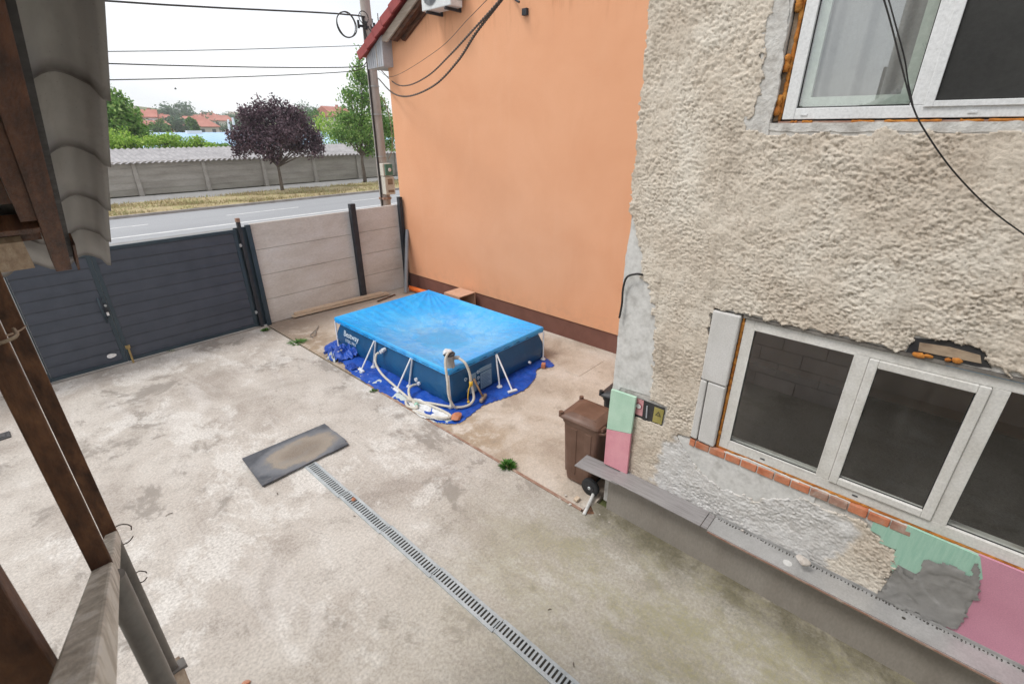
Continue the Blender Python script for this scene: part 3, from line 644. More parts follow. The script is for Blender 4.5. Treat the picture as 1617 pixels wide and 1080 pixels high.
# two white masts near the plum crown
for i, (a, b) in enumerate((((31.812,90,3.441), (31.969,90,5.39)), ((32.664,90,3.814), (32.697,90,5.676)))):
    m = solo('mast', MB().tube([a, b], [.22, .14], 6), 'house_white', ['shorter white mast left of the plum crown', 'taller white mast touching the plum crown'][i], 'mast', 'white masts beside the blue hall')
bp = (17.1,60,7.553)
solo('bird', MB().hexa([(bp[0]-.12,60,bp[2]),(bp[0],59.97,bp[2]-.05),(bp[0]+.14,60,bp[2]),(bp[0],60.03,bp[2]+.03)],[(bp[0]-.1,60,bp[2]+.03),(bp[0],59.98,bp[2]+.06),(bp[0]+.1,60,bp[2]+.04),(bp[0],60.02,bp[2]+.08)])
     .add([(bp[0]-.04,60,bp[2]+.04),(bp[0]+.06,60,bp[2]+.04),(bp[0]+.0,59.7,bp[2]+.16),(bp[0]+.02,60.3,bp[2]+.16)],[(0,1,2),(0,3,1)]), 'bird', 'tiny dark bird flying in the white sky', 'bird')

# ================================================================ UTILITY POLE AND LINES
PB = Vector((8.42, 12.7, 0)); PT = Vector((8.60, 12.95, 9.2))
def polept(z): return PB.lerp(PT, z/9.2)
t = thing('utility_pole', 'grey concrete utility pole behind the fence by the orange house', 'pole', tuple(PB))
link('shaft', MB().tube([PB-Vector((0, 0, .3)), PT], [.17, .12], 12), 'pole', t, smooth=40)
cb = [polept(z)+Vector((-.17+.004*z, -.05, 0)) for z in (.1, 1.5, 2.6, 4.0, 5.2, 6.1, 6.6)]
link('riser_cable', MB().tube(smoothpath(cb, 4), .028, 6), 'cable', t, smooth=True)
for z in (.8, 3.2, 4.3, 5.0): link('strap', MB().tube([polept(z)-Vector((0, 0, .015)), polept(z)+Vector((0, 0, .015))], [.186-.005*z]*2, 12), 'galv', t)
br = MB().bar(polept(6.38)+Vector((-.35, -.1, 0)), polept(6.38)+Vector((.4, -.1, 0)), .05, .05)
for dx in (-.33, -.1, .15, .38): br.cyl(polept(6.32)+Vector((dx, -.1, 0)), polept(6.5)+Vector((dx, -.1, 0)), .03, 8)
link('bracket', br, 'dark_post', t)
hw = MB(); rr = random.Random(4)
for i in range(9):
    a = polept(6.5)+Vector((rr.uniform(-.3, .3), -.16, rr.uniform(-.1, .3))); b = polept(5.7)+Vector((rr.uniform(-.2, .2), -.15, rr.uniform(-.4, .2)))
    m = a.lerp(b, .5)+Vector((rr.uniform(-.2, .2), -.08, rr.uniform(-.15, .1))); hw.tube(smoothpath([a, m, b], 5), .012, 5)
lp = [polept(6.5)+Vector((-.22+.14*math.cos(q), -.2, .06+.14*math.sin(q))) for q in np.linspace(0, 6.2, 14)]
hw.tube(lp, .012, 5)
link('jumper_cables', hw, 'cable', t, smooth=True)
mz = polept(2.55)
mbx = link('meter_box', MB().hexa([(mz.x-.17, mz.y-.34, 2.16), (mz.x+.13, mz.y-.38, 2.16), (mz.x+.15, mz.y-.16, 2.16), (mz.x-.15, mz.y-.12, 2.16)],
     [(mz.x-.17, mz.y-.34, 2.66), (mz.x+.13, mz.y-.38, 2.66), (mz.x+.15, mz.y-.16, 2.66), (mz.x-.15, mz.y-.12, 2.66)]), 'meter', t, bevel=.02)
def mface(u0, u1, z0, z1, mat, nm, par, pr=.006):
    q = lambda u: (mz.x-.17+.30*u, mz.y-.34-.04*u)
    a, b = q(u0), q(u1); return link(nm, MB().hexa([(a[0], a[1]-pr, z0), (b[0], b[1]-pr, z0), (b[0], b[1]+.01, z0), (a[0], a[1]+.01, z0)], [(a[0], a[1]-pr, z1), (b[0], b[1]-pr, z1), (b[0], b[1]+.01, z1), (a[0], a[1]+.01, z1)]), mat, par)
mface(.28, .78, 2.44, 2.6, 'meter_window', 'meter_window', mbx); mface(.25, .85, 2.22, 2.29, 'meter_window', 'label_plate', mbx)
up = link('upper_box', MB().hexa([(mz.x-.18, mz.y-.32, 2.68), (mz.x+.09, mz.y-.36, 2.68), (mz.x+.11, mz.y-.16, 2.68), (mz.x-.16, mz.y-.12, 2.68)],
     [(mz.x-.18, mz.y-.32, 3.02), (mz.x+.09, mz.y-.36, 3.02), (mz.x+.11, mz.y-.16, 3.02), (mz.x-.16, mz.y-.12, 3.02)]), 'meter', t, bevel=.01)
mface(.12, .84, 2.7, 3.0, 'meter_green', 'green_face', up, .03)
gp = (mz.x-.17+.3*.48, mz.y-.34-.055-.02, 2.85)
link('dial', MB().cyl((gp[0], gp[1]+.01, gp[2]), (gp[0]+.002, gp[1]-.01, gp[2]), .05, 16), 'sticker_white', up)
link('clamp_band', MB().tube([polept(2.0), polept(2.06)], [.19, .19], 12), 'rust_angle', t)
solo('dangling_wire', MB().tube(smoothpath([polept(4.75)+Vector((.14, -.1, 0)), polept(4.5)+Vector((.33, -.05, 0)), polept(4.0)+Vector((.42, -.05, 0)), polept(3.4)+Vector((.38, -.05, 0)), polept(3.1)+Vector((.22, -.05, 0))], 6), .012, 5), 'old_wood', 'thin tan wire bowing out beside the pole shaft', 'wire', smooth=True)
# lines in the sky, running along the street to the pole
def line(pts, r, label, group, mat='cable', name='power_line'):
    return solo(name, MB().tube(smoothpath(pts, 6), r, 5), mat, label, 'cable', group, smooth=True)
GL = 'overhead lines running to the pole'
def fan(a, b, z):      # straight run between two points, extended past the left of the view
    a, b = Vector(a), Vector(b); e = a+(a-b)*1.6; e.z += .25; return [e, a, b, polept(z)+Vector((-.1, -.05, 0))]
line(fan((2.615,12.8,6.083), (8.204,12.8,6.603), 6.35), .018, 'thick topmost overhead cable across the white sky', GL)
line(fan((2.423,12.8,5.245), (7.951,12.8,5.903), 6.0), .008, 'thin pale upper overhead wire second from top', GL)
line(fan((2.369,12.8,5.055), (7.596,12.8,5.386), 5.6), .012, 'dark straight overhead wire third from top', GL)
line(fan((2.335,12.8,4.77), (7.396,12.8,5.256), 5.5), .010, 'lowest overhead wire rising towards the pole', GL)
cc = (7.769,12.6,6.304)
solo('cable_coil', MB().tube([(cc[0]+.27*math.cos(q), 12.6+.02*math.sin(3*q), cc[2]+.27*math.sin(q)+.02) for q in np.linspace(.2, 6.6, 34)], .015, 6)
     .tube([(cc[0]+.26*math.cos(q), 12.64, cc[2]+.275*math.sin(q)+.02) for q in np.linspace(1.2, 7.2, 30)], .012, 6), 'cable', 'round coil of spare black cable hanging from the top line', 'cable', smooth=True)

# ================================================================ ORANGE HOUSE
XO = 7.42
t = thing('orange_house', 'smooth orange rendered gable wall house with brown base', 'house', (XO, 10.55, 0))
A2 = (11.104,5.476); B2 = (9.501,6.323)
u = Vector((0, B2[0]-A2[0], B2[1]-A2[1])).normalized(); nn = Vector((0, -u.z, u.y)) if u.y > 0 else Vector((0, u.z, -u.y))
if nn.z > 0: nn = -nn
A3 = Vector((0, A2[0], A2[1])); L = 7.6
def rp(s, d, x): p = A3+u*s+nn*d; return (x, p.y, p.z)
ytop = (10.431,5.667)
# wall polygon with sloping top
wz = lambda y: ytop[1]+(ytop[0]-y)*abs(u.z/u.y)
link('wall', MB().prism([(XO, 10.52, .385), (XO, 10.52, wz(10.52)), (XO, 4.3, wz(4.3)), (XO, -1.5, wz(4.3)-5.8*abs(u.z/u.y)), (XO, -1.5, .385)], (7, 0, 0)), 'orange', t)
link('plinth', MB().box(XO+.02, 14.3, -1.4, 10.5, -.1, .384), 'brown_plinth', t)
rf = link('roof', MB().prism([rp(0, 0, 7.08), rp(L, 0, 7.08), rp(L, .05, 7.08), rp(0, .05, 7.08)], (7.5, 0, 0)), 'red_tile', t)
q0 = Vector(rp(L, 0, 7.08))
link('roof', MB().prism([(7.08, q0.y, q0.z), (7.08, q0.y-7, q0.z-7*abs(u.z/u.y)), (7.08, q0.y-7, q0.z-.06-7*abs(u.z/u.y)), (7.08, q0.y, q0.z-.06)], (7.5, 0, 0)), 'red_tile', t)
vt = MB()
for k in range(20):
    s0 = k*.385-.02
    vt.prism([rp(s0, -.045-.03, 7.04), rp(s0+.40, -.045, 7.04), rp(s0+.40, .13, 7.04), rp(s0, .10, 7.04)], (.05, 0, 0))
link('verge_trim', vt, 'red_tile', rf)
link('barge_board', MB().prism([rp(.72, .13, 7.17), rp(L, .13, 7.17), rp(L, .30, 7.17), rp(.95, .30, 7.17)], (.04, 0, 0)), 'fascia', t)
link('rafter', MB().prism([rp(.95, .24, 7.22), rp(L, .24, 7.22), rp(L, .38, 7.22), rp(1.1, .38, 7.22)], (.12, 0, 0)), 'dark_wood', t)
link('rafter', MB().prism([rp(1.1, .2, 7.35), rp(L, .2, 7.35), rp(L, .46, 7.35), rp(1.25, .46, 7.35)], (.065, 0, 0)), 'dark_wood', t)
bx = [(10.944,5.439),(10.292,5.792),(10.308,5.204),(10.935,5.184)]
sf = MB().prism([(7.16, bx[0][0], bx[0][1]), (7.16, bx[1][0], bx[1][1]), (7.16, bx[2][0], bx[2][1]), (7.16, bx[3][0], bx[3][1])], (7, 0, 0))
ev = link('eave_box', sf, 'soffit', t)
rb = MB()
for k in range(1, 8):
    q = k/8; a = Vector((7.155, *bx[0])).lerp(Vector((7.155, *bx[1])), q); b = Vector((7.155, *bx[3])).lerp(Vector((7.155, *bx[2])), q)
    rb.bar(a, b, .008, .008, (1, 0, 0))
link('cladding_rib', rb, 'soffit', ev)
link('corner_trim', MB().box(7.15, 7.43, 10.53, 10.545, bx[2][1], bx[2][1]+.42), 'fascia', t)
link('anchor_hook', MB().tube([(7.42,6.688,6.049), (7.2,6.39,5.892), (7.2,6.319,5.856)], .02, 6).box(7.36, 7.42, 6.3, 6.4, 5.7, 5.8), 'dark_post', t)

# air conditioner on brackets
w1, w2 = [Vector(p) for p in [(7.42,8.457,5.92),(7.42,7.906,5.924)]]; f1, f2 = [Vector(p) for p in [(7.02,8.615,6.019),(7.02,8.089,6.03)]]
zb = (f1.z+w1.z)/2+.03; y1, y2 = (f1.y+w1.y)/2, (f2.y+w2.y)/2
t = thing('air_conditioner', 'white outdoor air conditioner unit on dark wall brackets below the gable', 'air conditioner', (7.2, (y1+y2)/2, zb))
ya, yb = y1+.16, y2-.14
link('casing', MB().box(7.04, 7.34, yb, ya, zb, zb+.55), 'ac_white', t, bevel=.015)
cy_, cz = ya-.27, zb+.28
fg = MB()
for r_ in (.03, .06, .09, .12, .15, .18, .21): fg.tube([(7.03, cy_+r_*math.cos(q), cz+r_*math.sin(q)) for q in np.linspace(0, 2*math.pi, 30)], .006, 4)
for q in range(8): fg.tube([(7.026, cy_, cz), (7.026, cy_+.22*math.cos(q*.785), cz+.22*math.sin(q*.785))], .005, 4)
link('fan_guard', fg, 'ac_dark', t)
link('fan', MB().cyl((7.039, cy_, cz), (7.036, cy_, cz), .215, 30), 'ac_dark', t)
lv = MB()
for k in range(7): lv.box(7.30-.03*k, 7.315-.03*k, yb-.003, yb+.01, zb+.1, zb+.45)
link('side_louvre', lv, 'ac_dark', t)
for y in (y1, y2):
    link('bracket', MB().box(7.02, 7.42, y-.02, y+.02, zb-.05, zb-.012).box(7.385, 7.42, y-.02, y+.02, zb-.012, zb+.42).box(7.03, 7.38, y-.004, y+.004, zb-.012, zb-.002), 'dark_post', t)
link('label_plate', MB().box(7.036, 7.04, yb+.1, yb+.3, zb+.16, zb+.2), 'ac_dark', t)

# twisted cable pair from the pole to an anchor above the yard
def twist(path, r, off, turns, ph=0):
    pts = smoothpath(path, 26); out = []
    for i, p in enumerate(pts):
        d = (pts[min(i+1, len(pts)-1)]-pts[max(i-1, 0)]).normalized(); a = d.cross(Vector((0, 0, 1))).normalized(); b = d.cross(a)
        q = ph+turns*2*math.pi*i/len(pts); out.append(p+(a*math.cos(q)+b*math.sin(q))*off)
    return MB().tube(out, r, 6)
c1 = [polept(5.5)+Vector((.1, -.12, 0)), (7.316,10.201,4.883), (6.963,9.203,4.762), (6.132,7.519,4.779), (5.395,6.12,4.89), (4.673,4.857,4.985), (4.137,3.881,5.083), (3.684,3.132,5.168)]
c2 = [polept(5.2)+Vector((.1, -.12, 0)), (7.227,10.16,4.672), (6.843,9.03,4.549), (6.156,7.389,4.626), (5.46,6.002,4.822), (4.704,4.814,4.972), (4.146,3.872,5.083), (3.691,3.124,5.168)]
a = solo('service_cable', MB(), 'cable', 'upper twisted black cable drooping across the orange wall', 'cable', 'twisted cables in front of the orange wall'); bpy.data.objects.remove(a)
for (pp, lab) in ((c1, 'upper twisted black cable drooping across the orange wall'), (c2, 'lower heavier twisted black cable drooping across the orange wall')):
    k = .014 if pp is c1 else .018
    m = twist(pp, k*.62, k*.5, 46); m2 = twist(pp, k*.62, k*.5, 46, math.pi); m.add(m2.v, m2.f)
    solo('service_cable', m, 'cable_brown', lab, 'cable', 'twisted cables in front of the orange wall', smooth=True)
solo('thin_wire', MB().tube(smoothpath([polept(5.4)+Vector((.1, -.1, 0)), (7.214,10.062,4.994), (6.373,7.524,5.188), (5.6,5.878,5.359), (4.694,4.551,5.297)], 8), .0045, 5), 'cable_brown', 'hair-thin wire rising across the orange wall above the twisted cables', 'wire', smooth=True)

# ================================================================ FENCE AND GATES
t = thing('concrete_fence', 'pale concrete slab fence between dark steel posts', 'fence', (5.5, 10.55, 0))
def slabs(x0, x1, zt):
    for k in range(4):
        h = zt/4; z0 = k*h; o = random.uniform(-.006, .006)
        link('slab', MB().box(x0, x1, 10.50+o, 10.56+o, z0+.004, z0+h-.004), 'slab', t, bevel=.006)
slabs(3.69, 6.0, 2.165); slabs(6.0+.03, 7.41, 2.175)
PM = [[(5.842,2.303),(6.021,2.299),(5.807,0.143),(6.031,0.138)]]
link('post', MB().box(5.925, 6.055, 10.38, 10.495, 0, 2.33), 'dark_post', t, bevel=.004)
link('post', MB().box(7.29, 7.38, 10.38, 10.49, 0, 2.36), 'dark_post', t, bevel=.004)
link('post_peg', MB().cyl((5.93, 10.40, 2.22), (5.88, 10.39, 2.22), .012, 8), 'dark_post', t)
# gate posts
GP = 'steel gate posts'
t = solo('gate_post', MB().box(3.445, 3.51, 10.42, 10.49, 0, 2.24), 'dark_post', 'slim gate post with rusty bare top right of the wide gate', 'post', GP, bevel=.003)
link('hinge_plate', MB().box(3.37, 3.69, 10.502, 10.506, 0, 2.12), 'gate_frame', t)
link('bare_top', MB().box(3.443, 3.512, 10.418, 10.492, 2.24, 2.31), 'rust_angle', t)
t = solo('gate_post', MB().box(3.59, 3.68, 10.42, 10.50, 0, 2.16), 'gate_frame', 'dark blue steel post where gate meets concrete fence', 'post', GP, bevel=.004)
t = solo('gate_post', MB().box(-.10, -.015, 10.44, 10.53, 0, 2.2), 'gate_frame', 'slate blue post at the left edge of the small gate', 'post', GP, bevel=.003)
def leaf(name, label, x0, x1, z1, ystep=.0, cat='gate'):
    t = thing(name, label, cat, ((x0+x1)/2, 10.47, .03)); z0 = .035; fw_ = .06
    for nm, bb in (('stile', (x0, x0+fw_, z0, z1)), ('stile', (x1-fw_, x1, z0, z1)), ('top_rail', (x0+fw_, x1-fw_, z1-fw_, z1)), ('bottom_rail', (x0+fw_, x1-fw_, z0, z0+fw_))):
        link(nm, MB().box(bb[0], bb[1], 10.44, 10.49, bb[2], bb[3]), 'gate_frame', t, bevel=.003)
    p = MB(); nb = 10; a, b = z0+fw_, z1-fw_; h = (b-a)/nb
    for k in range(nb):
        za = a+k*h; prof = [(10.452, za+.001), (10.447, za+.012), (10.450, za+h*.4), (10.462, za+h*.9), (10.468, za+h-.001), (10.476, za+h-.001), (10.476, za+.001)]
        p.prism([(x0+fw_+.001, y, z) for y, z in prof], (x1-x0-2*fw_-.002, 0, 0))
    link('blade_panel', p, 'gate', t)
    return t
t = leaf('pedestrian_gate', 'narrow anthracite louvred pedestrian gate with pull handle', -.01, 1.094, 2.04)
hd = link('pull_handle', MB().tube([(.985, 10.36, 1.31), (.995, 10.36, .85)], .016, 10).cyl((.985, 10.36, 1.26), (1.05, 10.44, 1.26), .008, 8).cyl((.99, 10.36, .92), (1.05, 10.44, .92), .008, 8).cyl((.99, 10.36, 1.1), (1.05, 10.44, 1.1), .006, 8), 'gate_frame', t, smooth=True)
link('lock', MB().box(1.035, 1.075, 10.405, 10.44, 1.0, 1.17), 'dark_post', t, bevel=.004)
link('lock_cylinder', MB().cyl((1.055, 10.405, 1.14), (1.055, 10.38, 1.14), .02, 12), 'galv', t)
link('padlock', MB().box(1.03, 1.065, 10.375, 10.40, .96, 1.02), 'sticker_white', t, bevel=.006)
sx, sz = (0.886,0.223)
link('sticker', MB().add([(sx+.07*math.cos(q)*(1+.2*math.cos(q)), 10.438, sz+.04*math.sin(q)) for q in np.linspace(0, 6.28, 18)[:-1]], [tuple(range(17))]), 'sticker_white', t)
link('door_strip', MB().box(.0, .028, 10.43, 10.438, .2, 1.95), 'galv', t)
t = leaf('driveway_gate', 'wide anthracite louvred driveway gate leaf', 1.098, 3.40, 2.10)
link('drop_bolt', MB().cyl((1.155, 10.40, .34), (1.155, 10.40, -.0), .016, 8).box(1.12, 1.19, 10.41, 10.44, .28, .34), 'bolt_paint', t, label='dusty ochre drop bolt')
for z in (.35, 1.78): link('hinge', MB().cyl((3.42, 10.44, z-.03), (3.42, 10.44, z+.03), .02, 10).box(3.40, 3.445, 10.42, 10.45, z-.01, z+.01), 'galv', t)
solo('neighbour_wall', MB().box(-7, -.12, 10.50, 10.62, 0, 2.0), 'slab', 'concrete wall left of the small gate behind the iron posts', 'wall')
solo('threshold_strip', MB().box(-.1, 3.45, 10.40, 10.52, -.02, .012), 'kerb', 'low concrete threshold strip under both gate leaves', 'threshold')

# leaning grey pipe, orange pipe, box, planks, rod
g0 = (6.973,10.02,-0)
solo('grey_pipe', MB().cyl((6.97,10.012,0.02), (7.414,10.33,1.542), .048, 14), 'grey_pipe', 'grey plastic pipe standing in the fence corner', 'pipe', smooth=40)
op = (7.168,10.078,0.08); oq = (7.232,9.064,0.08)
solo('orange_pipe', MB().cyl(op, oq, .062, 16).cyl((op[0], op[1], op[2]), (op[0]-.03, op[1]+.02, op[2]), .075, 16), 'orange_pipe', 'orange plastic drain pipe lying behind the covered pool', 'pipe', smooth=40)
c_ = [(6.78,8.396,0.42), (6.752,7.81,0.42), (7.203,7.786,0.42), (7.228,8.411,0.42)]
b0 = Vector(c_[1]); b1_ = Vector(c_[2]); b2_ = Vector(c_[0]); 
x0, x1 = 6.86, 7.36; y0, y1_ = b0.y-.02, b0.y+.52
t = thing('wooden_box', 'open plywood box behind the pool against the brown plinth', 'box', ((x0+x1)/2, (y0+y1_)/2, 0))
link('top_panel', MB().box(x0, x1, y0, y1_, .40, .42), 'plywood', t, bevel=.002)
link('side_panel', MB().box(x0, x0+.018, y0, y1_, 0, .40), 'plywood', t)
link('side_panel', MB().box(x1-.018, x1, y0, y1_, 0, .40), 'plywood', t)
link('back_panel', MB().box(x0+.02, x1-.02, y1_-.02, y1_, 0, .40), 'plywood', t)
pa, pb_ = Vector((4.158,10.399,0.08)), Vector((6.598,10.229,0.08))
pa2, pb2 = Vector((4.214,10.402,0.14)), Vector((6.534,10.181,0.14))
GP2 = 'old planks lying along the fence'
solo('plank', MB().bar(pa+Vector((0, .08, -.04)), pb_+Vector((0, .05, -.04)), .19, .035), 'plank', 'lower raw plank lying on the ground by the fence', 'plank', GP2, bevel=.003)
solo('plank', MB().bar(pa2+Vector((0, .10, -.055)), pb2+Vector((-.1, .10, -.055)), .15, .04), 'plank', 'upper raw plank stacked on another by the fence', 'plank', GP2, bevel=.003)
solo('steel_rod', MB().bar((6.07,9.96,0.02), (6.688,10.09,0.02), .035, .02), 'rust', 'short rusty steel rod on the ground between planks and pool', 'rod')
solo('wire_hook', MB().tube(smoothpath([(x, y, .012) for x, y, z in [(4.31,9.56,0),(4.177,9.386,0),(4.038,9.281,0),(3.937,9.192,-0),(3.915,9.068,0),(4.024,9.145,0),(4.15,9.363,0)]], 5), .008, 5), 'grey_paint', 'bent wire hook on the ground near the fence', 'hook', smooth=True)

# ================================================================ EDGING, DRAIN, MAT
t = solo('steel_edging', MB().box(3.562, 3.598, 2.17, 3.9, -.2, .010).box(3.566, 3.596, 3.9, 5.1, -.2, .005).box(3.562, 3.598, 5.1, 6.5, -.2, .009), 'rust_angle', 'rusty steel edging between yard slab and patio', 'edging', bevel=.002)
t = thing('drain_channel', 'long galvanised slotted drain running down the yard from the mat', 'drain', (1.95, 3, 0))
dx = lambda y: 1.913+(5.15-y)*.0145
for i in range(6):
    ya, yb = 5.2-i*.82, 5.2-(i+1)*.82+.004
    xc = dx((ya+yb)/2); link('channel_bed', MB().box(xc-.068, xc+.068, yb, ya, .001, .003), 'drain_dark', t)
    gmb = MB().box(xc-.074, xc-.042, yb, ya, .0, .014).box(xc+.044, xc+.074, yb, ya, .0, .014).box(xc-.042, xc+.044, yb, yb+.012, .003, .0125)
    nb = 20
    for k in range(nb):
        y = yb+.012+(k+.5)*(ya-yb-.012)/nb
        gmb.hexa([(xc-.044, y-.012, .004), (xc+.046, y-.009, .004), (xc+.046, y+.011, .004), (xc-.044, y+.009, .004)],
                 [(xc-.044, y-.011, .0125), (xc+.046, y-.009, .0125), (xc+.046, y+.011, .0125), (xc-.044, y+.009, .0125)])
    link('grate', gmb, 'galv', t)
m_ = [(1.374, 5.935), (2.49, 5.885), (2.50, 5.20), (1.33, 5.195)]
m_ = [(1.374,5.935),(1.9,5.912),(2.488,5.885),(2.487,5.74),(2.480,5.735),(2.481,5.60),(2.488,5.595),(2.487,5.33),(2.478,5.27),(2.462,5.268),(2.465,5.19),(2.19,5.19),(2.185,5.203),(1.33,5.205)]
mbm = MB(); mbm.prism([(x, y, .016) for x, y in m_][::-1], (0, 0, .022))
solo('rubber_mat', mbm, 'mat', 'black rubber mat with dusty round patch over the drain end', 'mat', bevel=.004)
solo('brick_fragment', rock((1.945,4.214,0.02), (.035, .028, .03), 2, 3), 'brick', 'small reddish stone chip beside the drain grating', 'fragment')
solo('brick_fragment', rock((0.305,3.05,0.01), (.045, .035, .02), 2, 5), 'brick', 'orange fragment on the yard at the bottom of the picture', 'fragment')
q = (-0.661,8.963,0)
t = solo('drain_cover', MB().box(q[0]-.12, q[0]+.08, q[1]-.1, q[1]+.1, 0, .02).box(q[0]-.08, q[0]+.04, q[1]-.06, q[1]+.06, .02, .028), 'lid_dark', 'dark plastic drain cover in the yard at the left edge', 'cover', bevel=.004)
# square inspection cover on the patio
q = [Vector((a[0], a[1], -.010)) for a in [(6.66,3.9,0),(7.264,3.883,0),(6.6,3.368,0),(6.506,3.473,0)]]
solo('inspection_cover', MB().box(5.62, 6.2, 3.05, 3.62, -.012, -.004), 'patio', 'square concrete inspection cover beside the cream wall', 'cover', bevel=.003)
solo('duct_cover', MB().box(6.2, 7.0, 4.02, 4.30, -.012, -.005), 'patio', 'narrow flush duct cover near the brown plinth', 'cover', bevel=.003)
# broken corner: hole debris, pipe, wood chip
solo('hole_debris', rock((3.62, 2.10, -.01), (.10, .075, .025), 3, 8), 'rust', 'rusty dark debris in the broken corner by the edging', 'debris')
solo('drain_pipe', MB().tube(smoothpath([(3.535,2.108,0.01), (3.652,2.137,0.02), (3.782,2.172,0.03), (3.904,2.209,0.04)], 5), .020, 10), 'plaster', 'short pale pipe between the bin wheel and edging', 'pipe', smooth=True)
q = (3.68,2.303,0.01)
solo('sponge', MB().box(q[0]-.035, q[0]+.035, q[1]-.025, q[1]+.025, .0, .03), 'plank', 'pale yellow block lying beside the bin wheel', 'block', bevel=.006)
for i, (p, s_) in enumerate([((3.56,2.315,0.01), .03), ((3.643,2.438,0.01), .018), ((3.662,1.983,0), .015), ((3.636,1.845,0), .013), ((3.557,2.456,0), .022)]):
    solo('pebble', rock(p, (s_, s_*.8, s_*.6), 1, 30+i), 'stone', ['largest pale stone chip by the end of the rusty edging', 'pale chip on the patio above the rusty edging', 'small pale chip at the foot of the grey plinth', 'second small pale chip farther along the plinth foot', 'flat pale chip left of the yellow block'][i], 'stone', 'stone chips near the bin')
for i, (p, L_) in enumerate([((0.452,5.539,0.006), .07), ((1.404,4.978,0.006), .05), ((2.377,1.688,0.006), .035), ((2.127,1.251,0.006), .04), ((1.817,3.98,0.006), .03)]):
    a_ = i*1.3; solo('twig', MB().tube([(p[0]-L_/2*math.cos(a_), p[1]-L_/2*math.sin(a_), .006), (p[0], p[1]+.004, .012), (p[0]+L_/2*math.cos(a_), p[1]+L_/2*math.sin(a_), .005)], [.003, .005, .003], 5), 'twig', ['dark twig on the yard between the railing and the mat', 'dark scrap on the yard below left of the mat', 'small dark scrap right of the drain near the bottom', 'dark scrap right of the drain at the bottom edge', 'small dark scrap left of the drain by the stone chip'][i], 'twig', 'dark scraps on the yard')
# scattered
for i, (p, k) in enumerate([((265, 812), 0), ((437, 780), 1), ((715, 560), 2), ((868, 962), 3), ((905, 1048), 4)]):
    pass

# ================================================================ WEEDS
def weed(p, rad, h, n, label, seed, wide=.012):
    r = np.random.default_rng(seed); a = r.uniform(0, 6.28, n); rr_ = rad*r.random(n)**.7
    b = np.stack([p[0]+.25*rr_*np.cos(a), p[1]+.25*rr_*np.sin(a), np.full(n, p[2]-.005)], 1)
    tip = np.stack([p[0]+rr_*np.cos(a)*1.1, p[1]+rr_*np.sin(a)*1.1, p[2]+h*(.4+.6*r.random(n))*(1.1-.5*rr_/rad)], 1)
    mid = b*.45+tip*.55; mid[:, 2] += h*.12; sd_ = np.stack([-np.sin(a), np.cos(a), 0*a], 1)*wide*(.6+.8*r.random((n, 1)))
    V = np.stack([b-sd_*.3, b+sd_*.3, mid+sd_, tip, mid-sd_], 1).reshape(-1, 3); F = np.arange(5*n).reshape(-1, 5)
    return solo('weed', (V, F), 'weed', label, 'plant', 'weeds in the concrete cracks', tint=np.repeat(r.random(n), 5)[:, None]*np.array([[1., 0, 0]]))
weed((3.59,3.303,-0.01), .13, .10, 150, 'leafy green weed tuft beside the rusty edging', 1)
weed((3.604,9.065,-0.01), .22, .05, 110, 'low green weeds near the foot of the gate post', 2, .008)
weed((3.436,10.156,0), .12, .07, 60, 'small weeds at the gate hinge side', 3, .006)
weed((3.515,6.214,0), .08, .05, 40, 'sparse sprigs by the edging next to the pale sheet', 4, .006)
weed((1.746,10.47,0), .10, .04, 30, 'tiny green sprigs under the driveway gate', 5, .006)

# ================================================================ POOL
PX0, PX1, PY0, PY1, PZ = 4.08, 6.42, 4.94, 8.36, .56
QX0, QX1, QY0, QY1 = 4.135, 6.40, 5.04, 8.315        # rim
t = thing('swimming_pool', 'rectangular frame pool with sagging blue cover on white legs', 'pool', (5.2, 6.6, 0))
prof = [(.0, .015), (-.015, .08), (-.02, .18), (.0, .30), (.04, .42), (.075, .53)]
def ringpts(o, z, k=9, rc=.14, B=None):
    B = B or (PX0, PX1, PY0, PY1); x0, x1, y0, y1 = B[0]+o, B[1]-o, B[2]+o, B[3]-o; pts = []
    for cx_, cy_, a0 in ((x1-rc, y1-rc, 0), (x0+rc, y1-rc, 90), (x0+rc, y0+rc, 180), (x1-rc, y0+rc, 270)):
        for j in range(k): a = R(a0+90*j/(k-1)); pts.append((cx_+rc*math.cos(a), cy_+rc*math.sin(a), z))
    out = []
    for i in range(len(pts)):
        a, b = Vector(pts[i]), Vector(pts[(i+1) % len(pts)]); m = max(1, int((b-a).length/.09))
        out += [a.lerp(b, q/m) for q in range(m)]
    return out
rings = []
for o, z in prof:
    rg = ringpts(o, z); nr = []
    for i, p in enumerate(rg):
        c0 = Vector(((PX0+PX1)/2, (PY0+PY1)/2, 0)); d = Vector((p.x-c0.x, p.y-c0.y, 0)).normalized()
        wv = .008*math.sin(p.x*9+p.y*7+z*5)+.006*math.sin(p.y*17-z*11); nr.append(p+d*wv*math.sin(math.pi*min(1, z/.54)))
    rings.append(nr+[nr[0]])
link('liner', MB().grid(rings), 'liner', t, smooth=True)
rail = ringpts(.0, PZ-.035, 5, .06, (QX0, QX1, QY0, QY1)); link('top_rail', MB().tube(rail+[rail[0]], .022, 10), 'white_metal', t, smooth=True)
# cover
nx, ny = 96, 132; X = np.linspace(QX0-.025, QX1+.025, nx); Y = np.linspace(QY0-.025, QY1+.025, ny); XX, YY = np.meshgrid(X, Y)
uu = (XX-X[0])/(X[-1]-X[0]); vv_ = (YY-Y[0])/(Y[-1]-Y[0])
e = np.minimum(np.minimum(uu, 1-uu)*2.3, np.minimum(vv_, 1-vv_)*3.4)
ex = np.clip(4*uu*(1-uu), 0, 1); ey = np.clip(4*vv_*(1-vv_), 0, 1)
sag = .27*(ex**.85*ey**.85)*(1+.25*(.5-vv_)); Z = PZ+.022-sag
